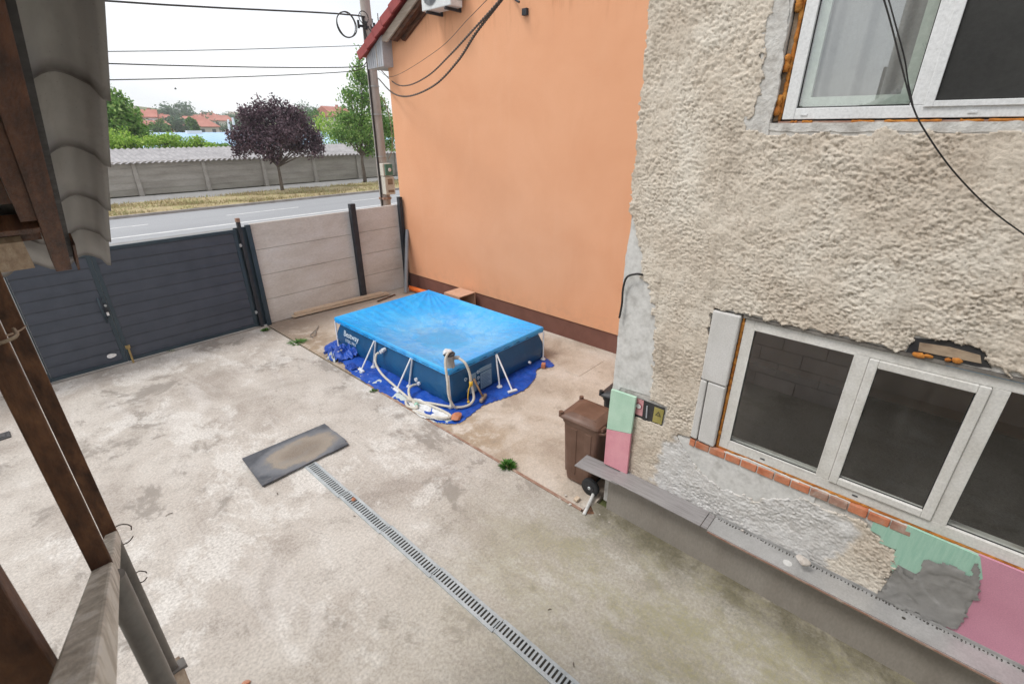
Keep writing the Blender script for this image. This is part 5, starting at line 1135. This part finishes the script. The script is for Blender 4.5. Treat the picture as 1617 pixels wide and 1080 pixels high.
# brick course under the lower window
ys = 1.235; i = 0
while ys > -.40:
    L_ = random.uniform(.118, .135) if i not in (0, 8) else (.05 if i == 0 else .125); z_t = 1.262-.0+random.uniform(-.002, .002)
    link('brick', MB().hexa([(XB-.022+random.uniform(-.004, .004), ys-L_, 1.195), (XB+.05, ys-L_, 1.195), (XB+.05, ys, 1.195), (XB-.022, ys, 1.195)],
                            [(XB-.018, ys-L_, z_t), (XB+.05, ys-L_, z_t), (XB+.05, ys, z_t), (XB-.018+random.uniform(-.004, .004), ys, z_t)]), 'brick_dark' if i in (8, 9, 12) else 'brick', t, bevel=.006)
    ys -= L_+.009; i += 1
link('mortar_bed', MB().box(XB-.006, XB+.05, -.40, 1.235, 1.19, 1.255), 'stone', t)

def foam_bead(p0, p1, w_, seed, name='foam_bead', mat='foam'):
    p0, p1 = Vector(p0), Vector(p1); rr = random.Random(seed); n = max(6, int((p1-p0).length/.02)); pts = []; rs = []
    for k in range(n+1): pts.append(p0.lerp(p1, k/n)+Vector((rr.uniform(-1, 1), 0, 0))*w_*.2); rs.append(w_*rr.uniform(.55, 1.15))
    return link(name, MB().tube(pts, rs, 7), mat, t, smooth=True)
XF = 3.905     # window frame outer face
foam_bead((XF+.012, 1.001, 1.27), (XF+.012, 1.001, 2.54), .016, 1); foam_bead((XF+.012, 1.0, 1.272), (XF+.012, -2.45, 1.272), .017, 2)
foam_bead((XB+.03, -.25, 2.553), (XB+.03, -.50, 2.553), .018, 3)
for k, (p, s_) in enumerate([((3.89,-0.105,2.563), .030), ((3.89,-0.149,2.568), .022), ((3.89,-0.246,2.573), .02), ((3.89,-0.289,2.582), .026)]):
    link('foam_blob', rock((p[0]-.014, p[1], p[2]), (s_*.7, s_*1.3, s_*.8), 2, 50+k), 'foam', t, smooth=True)
link('blue_film', MB().box(XF-.004, XF+.001, -2.4, -.25, 2.522, 2.532), 'blue_roof', t)
# brick strip and foam beside the upper window
jb = MB(); z_ = 3.96
link('brick_jamb', MB().box(XB+.05, XB+.12, 1.062, 1.092, 3.96, 5.58), 'old_wood', t)
foam_bead((XF+.03, 1.052, 3.965), (XF+.03, 1.052, 5.5), .017, 4)
for k, (z0, z1) in enumerate(((4.0, 4.12), (4.26, 4.36), (4.6, 4.66))): foam_bead((XF+.01, 1.072, z0), (XF+.01, 1.074, z1), .024, 9+k)
for k, (y0, y1) in enumerate(((.9, .84), (.62, .5), (.45, .18), (.1, .0), (-.02, -.24), (-.3, -.5), (.97, .93))): foam_bead((XF-.006, y0, 3.957), (XF-.006, y1, 3.957), .009, 20+k)
link('sill_board', MB().box(XF+.0, XF+.1, -2.2, 1.05, 3.951, 3.962), 'brick_dark', t)

def frame_mb(y0, y1, z0, z1, w_, x0, x1):
    return MB().box(x0, x1, y0, y0+w_, z0, z1).box(x0, x1, y1-w_, y1, z0, z1).box(x0, x1, y0+w_, y1-w_, z0, z0+w_).box(x0, x1, y0+w_, y1-w_, z1-w_, z1)
def pane(y0, y1, z0, z1, x, par):
    link('pane', MB().add([(x, y0, z0), (x, y1, z0), (x, y1, z1), (x, y0, z1)], [(0, 3, 2, 1)]), 'glass', par)
    link('gasket', frame_mb(y0-.002, y1+.002, z0-.002, z1+.002, .008, x-.004, x+.004), 'gasket', par)
# lower window
Z0, Z1 = 1.285, 2.523; G0, G1 = 1.372, 2.452
wf_ = MB().box(XF, XF+.07, .912, .986, Z0, Z1).box(XF, XF+.07, -2.45, -2.37, Z0, Z1).box(XF, XF+.07, -2.37, .912, Z0, G0).box(XF, XF+.07, -2.37, .912, G1, Z1)
for m0, m1 in ((.140, .222), (-.578, -.495)): wf_.box(XF, XF+.07, m0, m1, G0, G1)
win = link('window', wf_, 'pvc_dusty', t, bevel=.004)
pane(.222, .912, G0, G1, XF+.03, win); pane(-2.37, -.578, G0, G1, XF+.03, win)
sash = link('sash', frame_mb(-.493, .138, G0+.002, G1-.002, .058, XF-.018, XF+.045), 'pvc_dusty', win, bevel=.006)
pane(-.435, .081, G0+.06, G1-.06, XF+.01, win)
link('glazing_bead', frame_mb(.218, .916, G0-.004, G1+.004, .012, XF-.002, XF+.01), 'pvc_dusty', win)
for y in (.62, -.05, -1.05): link('drain_cap', MB().box(XF-.005, XF, y-.018, y+.018, 1.325, 1.335), 'lid_dark', win)
# upper window
UZ0, UZ1 = 3.972, 5.56
wf_ = MB().box(XF, XF+.07, .957, 1.03, UZ0, UZ1).box(XF, XF+.07, -2.2, -2.1, UZ0, UZ1).box(XF, XF+.07, -2.1, .957, UZ0, 4.04).box(XF, XF+.07, -2.1, .957, UZ1-.07, UZ1)
wf_.box(XF, XF+.07, .272, .352, 4.04, UZ1-.07)
win2 = link('window', wf_, 'pvc', t, bevel=.004)
pane(.352, .957, 4.04, UZ1-.07, XF+.03, win2)
link('sash', MB().box(XF-.012, XF+.03, .24, .285, 4.03, UZ1-.06).box(XF-.012, XF+.03, -2.08, .24, 4.03, 4.062).box(XF-.012, XF+.03, -2.08, .24, UZ1-.1, UZ1-.06), 'pvc', win2, bevel=.003)
link('insect_screen', MB().box(XF+.008, XF+.010, -2.08, .24, 4.062, UZ1-.1), 'screen', win2)
link('inner_sash', frame_mb(.36, .95, 4.05, UZ1-.08, .055, XF+.05, XF+.09), 'sash_green', win2)
for y in (.90, .06): link('drain_cap', MB().box(XF-.006, XF, y-.02, y+.02, 3.995, 4.006), 'pvc', win2)
rows = []
for z in np.linspace(4.02, 5.6, 14): rows.append([(4.02+.018*math.sin(y*34+.6*math.sin(z*1.3))+.008*math.sin(y*71), y, z) for y in np.linspace(.36, 1.0, 70)])
link('curtain', MB().grid(rows), 'curtain', win2, smooth=True)
# rooms behind the glass
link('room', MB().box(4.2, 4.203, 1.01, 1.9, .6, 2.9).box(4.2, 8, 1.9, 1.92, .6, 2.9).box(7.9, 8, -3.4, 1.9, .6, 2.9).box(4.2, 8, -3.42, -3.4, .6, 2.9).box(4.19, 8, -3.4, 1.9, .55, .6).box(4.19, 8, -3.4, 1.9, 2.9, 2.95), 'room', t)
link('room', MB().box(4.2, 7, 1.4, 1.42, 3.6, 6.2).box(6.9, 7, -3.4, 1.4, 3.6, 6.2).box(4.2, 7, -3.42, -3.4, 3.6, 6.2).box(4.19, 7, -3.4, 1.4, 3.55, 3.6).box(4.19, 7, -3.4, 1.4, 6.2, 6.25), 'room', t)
link('window_reveal', MB().box(XF+.071, 4.25, .99, 1.0, 1.3, 2.52), 'fascia', t)
# niche with switchgear
npz = [(1.862,1.473),(1.517,1.475),(1.526,1.261),(1.849,1.239)]
nb = link('meter_niche', MB().prism([(3.8795, y, z) for y, z in npz], (-.002, 0, 0)), 'niche_dark', t)
def on_niche(u0, u1, v0, v1, mat, nm, x=3.872, par=None, th=.005):
    A_, B_, C__, D_ = [Vector(p) for p in npz]
    q = lambda a, b: A_.lerp(B_, a).lerp(D_.lerp(C__, a), b)
    return link(nm, MB().prism([(x, q(a, b).x, q(a, b).y) for a, b in ((u0, v0), (u1, v0), (u1, v1), (u0, v1))], (th, 0, 0)), mat, nb)
on_niche(.70, .99, .12, .88, 'niche_yellow', 'warning_plate'); on_niche(.05, .36, .02, .80, 'niche_pink', 'breaker')
A_, B_, C__, D_ = [Vector(p) for p in npz]
def nq(a, b): return A_.lerp(B_, a).lerp(D_.lerp(C__, a), b)
q = nq(.22, .36); link('gauge_ring', MB().cyl((3.872, q.x, q.y), (3.868, q.x, q.y), .036, 20), 'gauge_ring', nb); link('gauge_face', MB().cyl((3.868, q.x, q.y), (3.866, q.x, q.y), .027, 20), 'gauge', nb)
q = nq(.845, .42); tri = [(q.x+.034*math.cos(R(90+120*k)), q.y+.034*math.sin(R(90+120*k))) for k in range(3)]; tri2 = [(q.x+.021*math.cos(R(90+120*k)), q.y+.021*math.sin(R(90+120*k))) for k in range(3)]
link('warning_triangle', MB().prism([(3.8715, *p) for p in tri], (-.002, 0, 0)), 'niche_dark', nb); link('warning_field', MB().prism([(3.8695, *p) for p in tri2], (-.0015, 0, 0)), 'niche_yellow', nb)
link('warning_bolt', MB().prism([(3.8675, q.x+.003, q.y+.012), (3.8675, q.x-.004, q.y-.001), (3.8675, q.x+.001, q.y-.001), (3.8675, q.x-.002, q.y-.010), (3.8675, q.x+.006, q.y+.003), (3.8675, q.x+.001, q.y+.003)], (-.001, 0, 0)), 'niche_dark', nb)
a, b = nq(.48, .2), nq(.50, .8); link('niche_lever', MB().bar((3.872, a.x, a.y), (3.872, b.x, b.y), .012, .01, (1, 0, 0)), 'soffit', nb)
# cable stub at the corner
link('cable_stub', MB().tube(smoothpath([(3.86,1.896,2.722), (3.83,1.95,2.724), (3.83,2.034,2.678), (3.84,2.067,2.566), (3.84,2.064,2.411), (3.84,2.076,2.267)], 6), .010, 7), 'cable', t, smooth=True)
# patches below the right end of the window
plate('green_board', [(-0.393,1.279),(-0.789,1.269),(-0.85,1.107),(-0.781,0.987),(-0.443,0.795),(-0.388,0.9)], XB-.02, XB, 'xps_mint')
plate('green_board', [(-0.208,1.198),(-0.411,1.199),(-0.387,1.036),(-0.286,1.034),(-0.281,1.096),(-0.21,1.111)], XB-.018, XB, 'xps_mint')
plate('rose_board', [(-0.78,1.279),(-1.229,1.278),(-1.496,1.239),(-1.821,0.303),(-0.761,0.571),(-0.803,0.911)], XB-.018, XB, 'xps_rose')
ad = [(-0.444,0.923),(-0.477,0.87),(-0.531,0.866),(-0.553,0.949),(-0.537,1.046),(-0.553,1.078),(-0.615,1.087),(-0.66,1.147),(-0.715,1.121),(-0.782,1.095),(-0.764,1.19),(-0.789,1.239),(-0.821,1.174),(-0.832,1.092),(-0.862,1.056),(-0.877,0.943),(-0.852,0.857),(-0.875,0.746),(-0.866,0.637),(-0.83,0.581),(-0.379,0.546),(-0.404,0.639),(-0.425,0.76)]
# hand-trowelled adhesive as a relief sheet
py, pz = np.meshgrid(np.arange(-1.05, .05, .009), np.arange(.53, 1.3, .009)); RNG = np.random.default_rng(12)
j1, j2 = fnoise(py.shape, 4)*.008, fnoise(py.shape, 4)*.008
m = inpoly(py+j1, pz+j2, ad); f_ = fnoise(py.shape, 14); f2 = fnoise(py.shape, 26)
thick = .007+.0035*np.tanh(f_*3)+.003*f2*.6
ridge = np.exp(-(np.sin((py*1.0+pz*.55)*11+f_*.7)/.10)**2)*.004
idx = -np.ones(py.shape, int); idx[m] = np.arange(m.sum()); V = np.stack([(XB-.021-thick-ridge)[m], py[m], pz[m]], 1)
qd = [idx[:-1, :-1], idx[1:, :-1], idx[1:, 1:], idx[:-1, 1:]]; ok = (qd[0] >= 0) & (qd[1] >= 0) & (qd[2] >= 0) & (qd[3] >= 0)
link('adhesive_coat', (V, np.stack([k[ok] for k in qd], 1)), 'adhesive', t, smooth=True)
plate('adhesive_backing', ragged([(-0.431,0.924),(-0.537,0.909),(-0.59,1.047),(-0.768,1.031),(-0.857,1.01),(-0.864,0.759),(-0.827,0.589),(-0.39,0.546),(-0.417,0.71)], .004, .03, 7), XB-.021, XB-.001, 'adhesive')
# plinth and ledge
link('plinth', MB().box(3.79, XB, YN, 1.98, -.05, .515), 'plinth', t)
fl = MB().hexa([(3.635, 1.80, .535), (3.87, 1.80, .535), (3.87, 2.33, .505), (3.63, 2.335, .498)], [(3.635, 1.80, .548), (3.87, 1.80, .548), (3.87, 2.33, .518), (3.63, 2.335, .511)])
link('ledge_board', fl, 'laminate', t, bevel=.002)
link('ledge_board', MB().hexa([(3.632, .93, .556), (3.868, .93, .556), (3.868, 1.875, .549), (3.632, 1.875, .549)], [(3.632, .93, .568), (3.868, .93, .568), (3.868, 1.875, .561), (3.632, 1.875, .561)]), 'laminate', t, bevel=.002)
link('ledge_board', MB().hexa([(3.640, .87, .548), (3.85, .87, .548), (3.85, .925, .55), (3.640, .925, .55)], [(3.640, .87, .560), (3.85, .87, .560), (3.85, .925, .562), (3.640, .925, .562)]), 'laminate', t, bevel=.002)
tr = link('starter_track', MB().box(3.648, 3.862, YN, .868, .538, .5475).box(3.648, 3.651, YN, .868, .525, .538), 'track', t)
e1 = MB(); e2 = MB()
y = .86
while y > -1.6:
    e1.box(3.641, 3.6475, y-.012, y, .532, .5405); y -= .018
link('perforated_edge', e1, 'track_edge', tr)
link('edge_strip', MB().box(3.638, 3.641, -1.7, .86, .526, .541), 'rust_angle', tr)
y = .84; rr = random.Random(6)
while y > -1.7:
    w_ = rr.uniform(.006, .016); e2.box(3.846, 3.855, y-w_, y, .548, .5505)
    if rr.random() < .5: e2.box(3.834, 3.840, y-w_*.8, y, .548, .5505)
    y -= rr.uniform(.018, .032)
link('track_slot', e2, 'drain_dark', tr)
link('mesh_flange', MB().box(3.8625, 3.868, -1.7, .86, .548, .575), 'track', tr)
link('track_stain', MB().cyl((3.74, .215, .5476), (3.74, .215, .5484), .035, 20), 'plaster', tr)
link('track_hole', MB().cyl((3.78, -.575, .5476), (3.78, -.575, .5486), .013, 12), 'drain_dark', tr)
# foam boards standing on the ledge at the corner
q = [(3.825,2.081,1.487),(3.825,1.803,1.5),(3.825,1.809,1.071),(3.825,2.088,1.005)]
solo('foam_board', MB().prism([(3.825, p[1], p[2]) for p in q], (.03, 0, 0)), 'xps_green', 'pale green foam board standing above the pink one', 'foam board', 'foam boards at the cream wall corner', bevel=.002)
q = [(3.825,2.087,1),(3.825,1.809,1.066),(3.825,1.801,0.599),(3.825,2.082,0.506)]
solo('foam_board', MB().prism([(3.825, q[0][1], q[0][2]), (3.825, q[1][1], q[1][2]), (3.825, q[2][1]-.0, .562), (3.825, q[3][1], .553)], (.03, 0, 0)), 'xps_pink', 'pink foam board standing on the grey ledge', 'foam board', 'foam boards at the cream wall corner', bevel=.002)
solo('plaster_chunk', rock((3.745,0.12,0.649), (.05, .06, .038), 3, 17), 'stone', 'pale broken plaster chunk sitting on the metal ledge', 'rubble')
for k, (x_, y_) in enumerate(((3.835, 1.90), (3.845, .62), (3.83, .15))):
    solo('rubble_bit', rock((x_, y_, .575 if y_ > .9 else .558), (.016, .022, .014), 1, 70+k), 'stone', ['dark rubble bit at the foot of the pink board', 'small rubble bit in the ledge corner by the laminate end', 'rubble bit against the wall near the plaster chunk'][k], 'rubble', 'rubble bits on the ledge')

# thin wires in front of the upper window
GWi = 'thin black wires crossing the upper window'
wp = [(2.708,0.497,4.5), (2.728,0.433,4.389), (2.756,0.377,4.278), (2.779,0.316,4.151), (2.814,0.238,3.996), (2.862,0.166,3.892), (2.959,0.04,3.744), (3.085,-0.121,3.591), (3.231,-0.282,3.468), (3.407,-0.491,3.327)]
solo('thin_wire', MB().tube(smoothpath(wp, 8), .0034, 6), 'cable', 'long thin black wire curving down across window and stucco', 'wire', GWi, smooth=True)
wp = [(2.725,0.478,4.5), (2.726,0.417,4.387), (2.742,0.372,4.298), (2.782,0.315,4.181), (2.805,0.281,4.093), (2.816,0.24,4.001)]
solo('thin_wire', MB().tube(smoothpath(wp, 8), .0030, 6), 'cable', 'second thin wire joining the first over the upper window', 'wire', GWi, smooth=True)

# ================================================================ STAIR RAILING AND PORCH ROOF (near the camera, left)
RD = Vector((.023, .854, -.52)).normalized()       # the flight runs down towards the gate
GI = 'rusty iron uprights of the stair railing'
def rail_z(y): return 3.118-.609*(y-1.066)
t = thing('stair_railing', 'steel stair railing with rusty uprights and worn cream sloping rail', 'railing', (-.05, 1.5, 1.6))
p0, p1 = Vector((-.036-.035*2.27, -1.2, rail_z(-1.2)-.024)), Vector((-.036+.0235*.85, 1.92, rail_z(1.92)-.024))
link('sloping_rail', MB().bar(p0+Vector((.005, 0, 0)), p1+Vector((.004, 0, 0)), .034, .042), 'rail_paint', t, bevel=.004)
def upright(x, y, w_, z0, z1, mat, nm='upright'): return link(nm, MB().box(x-w_/2, x+w_/2, y-w_/2, y+w_/2, z0, z1), mat, t, bevel=.003)
upright(-.039, 1.055, .033, rail_z(1.055)-.005, 4.6, 'rust'); upright(-.017, 1.88, .041, rail_z(1.88)-.005, 4.2, 'rust')
upright(-.113, .60, .048, 2.3, 4.9, 'rust')
link('lower_post', MB().cyl((-.034, 1.064, rail_z(1.064)-.04), (-.034, 1.064, 1.9), .022, 16), 'grey_paint', t, smooth=40)
link('lower_post', MB().cyl((-.016, 1.885, rail_z(1.885)-.04), (-.016, 1.885, 1.86), .020, 16), 'grey_paint', t, smooth=40)
link('stringer', MB().bar((-.10, -1.2, 1.815+.609*3.09), (-.03, 2.0, 1.815-.609*.11), .10, .06), 'old_wood', t, bevel=.004)
link('base_plate', MB().bar((-.012, 1.84, 1.882), (-.012, 1.95, 1.815), .085, .012), 'grey_paint', t, bevel=.002)
def wire_ring(c, r_, seed):
    rr = random.Random(seed); return MB().tube([(c[0]+r_*math.cos(q)*(1+rr.uniform(-.15, .15)), c[1]+r_*math.sin(q)*.5, c[2]+r_*math.sin(q)*1.1) for q in np.linspace(0, 5.6, 16)], .0022, 5)
GWr = 'bits of binding wire on the railing'
solo('binding_wire', wire_ring((.012, 1.90, rail_z(1.90)-.03), .03, 1), 'cable_brown', 'wire loop round the top end of the sloping rail', 'wire', GWr, smooth=True)
solo('binding_wire', wire_ring((.010, 1.89, rail_z(1.89)-.24), .018, 2), 'cable_brown', 'small wire loop on the farther lower post', 'wire', GWr, smooth=True)
solo('binding_wire', MB().tube(smoothpath([(-.06, 1.03, 3.62), (-.045, 1.03, 3.61), (-.013, 1.032, 3.615), (-.012, 1.06, 3.62)], 5), .003, 5).tube(smoothpath([(-.05, 1.03, 3.615), (-.01, 1.4, 3.52), (.005, 1.87, 3.40)], 5), .002, 5), 'old_wood', 'twine tied between the two rusty uprights', 'twine', GWr, smooth=True)

# porch roof of wavy metal tile sheet on brown timber
DR = Vector((.046, .9, -.432)).normalized(); E0 = Vector((0.267,1.467,4.027)); AC = Vector((-1, .0, 0)); NR = DR.cross(AC).normalized()
if NR.z < 0: NR = -NR
t = thing('porch_roof', 'wavy metal tile porch roof on dark brown timber overhead', 'roof', tuple(E0))
ss = np.concatenate([k*.35+.35*np.array([.002, .02, .04, .07, .14, .3, .5, .7, .86, .93, .96, .98, .998]) for k in range(-22, 4)]); tt = np.arange(-.012, 2.6, .0122)
rows = []; tn = []
for s_ in ss:
    f = (s_/.35) % 1.0; row = []
    for q in tt:
        wv = .024*math.cos(2*math.pi*(q-.062)/.183); wv = wv if wv > -.014 else -.014+(wv+.014)*.5
        if q < .004: wv -= .02
        h = wv-.030*f; row.append(tuple(E0+DR*s_+AC*q+NR*h))
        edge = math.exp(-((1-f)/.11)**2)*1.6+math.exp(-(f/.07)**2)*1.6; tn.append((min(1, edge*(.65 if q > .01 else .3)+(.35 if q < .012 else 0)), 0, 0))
    rows.append(row)
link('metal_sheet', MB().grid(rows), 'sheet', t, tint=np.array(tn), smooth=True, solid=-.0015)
def rbeam(name, s0, s1, q0, q1, d0, d1, mat='dark_wood', **k):
    P = lambda s_, q, d_: E0+DR*s_+AC*q-NR*d_
    return link(name, MB().hexa([P(s0, q0, d1), P(s1, q0, d1), P(s1, q1, d1), P(s0, q1, d1)], [P(s0, q0, d0), P(s1, q0, d0), P(s1, q1, d0), P(s0, q1, d0)]), mat, t, **k)
rbeam('rafter', -6.5, 1.30, .122, .172, .035, .085, bevel=.003)
rbeam('rafter', -6.5, 1.20, .90, .96, .035, .11, bevel=.003)
rbeam('gap_shade_strip', -6.5, 1.26, .104, .118, .022, .045, 'gasket')  # added black strip standing for the shaded gap beside the rafter
rbeam('batten', -6.5, .70, .173, .21, .05, .075, 'dark_wood')
rbeam('soffit_board', -6.5, .60, .211, 2.6, .04, .055)
rbeam('purlin', .74, .79, .173, 2.6, .035, .085, bevel=.003)
rbeam('purlin', -.32, -.24, .211, 2.6, .06, .12, bevel=.003)
rbeam('eave_board', .80, .97, .175, 1.4, .035, .05, 'dark_wood')
rbeam('eave_board', .90, 1.24, .225, .62, .052, .072, 'old_wood')
rbeam('splinter', 1.0, 1.36, .096, .104, .03, .075, 'dark_wood')
# the house the stair belongs to, and the low block wall under the flight
t = thing('stair_house', 'rendered house beside the stair behind the camera', 'house', (-3.5, -3, 0))
link('wall', MB().box(-7, -1.3, -7, 1.2, 0, 5.6), 'wall_dim', t)
link('landing', MB().box(-1.3, -.15, -7, -1.2, 2.1, 2.25), 'wall_dim', t)
bw = MB(); rr = random.Random(2)
for r_ in range(4):
    y = .48-(.3 if r_ % 2 else 0)
    while y < 1.8: bw.box(-.30, -.06+rr.uniform(-.004, .004), y+.004, min(y+.6, 1.9)-.004, r_*.24+.004, r_*.24+.236); y += .6
solo('block_wall', bw, 'aac', 'low wall of pale aerated blocks under the stair', 'wall')
fl = MB()
for k in range(9):
    yy = 4.3-k*.30; fl.box(-1.2, -.15, yy-.30, yy, (k+1)*.183-.05, (k+1)*.183)

# ================================================================ AIR
hz = bpy.data.materials.new('haze_air'); hz.use_nodes = True; ht = hz.node_tree; ht.nodes.clear()
ho = ht.nodes.new('ShaderNodeOutputMaterial'); hv = ht.nodes.new('ShaderNodeVolumePrincipled')
hv.inputs['Color'].default_value = (.98, .99, 1, 1); hv.inputs['Density'].default_value = .0007; hv.inputs['Anisotropy'].default_value = .3
ht.links.new(hv.outputs[0], ho.inputs['Volume'])
o = link('haze', MB().box(-305, 905, -305, 625, -4.5, 30), hz); tag(o, kind='stuff')
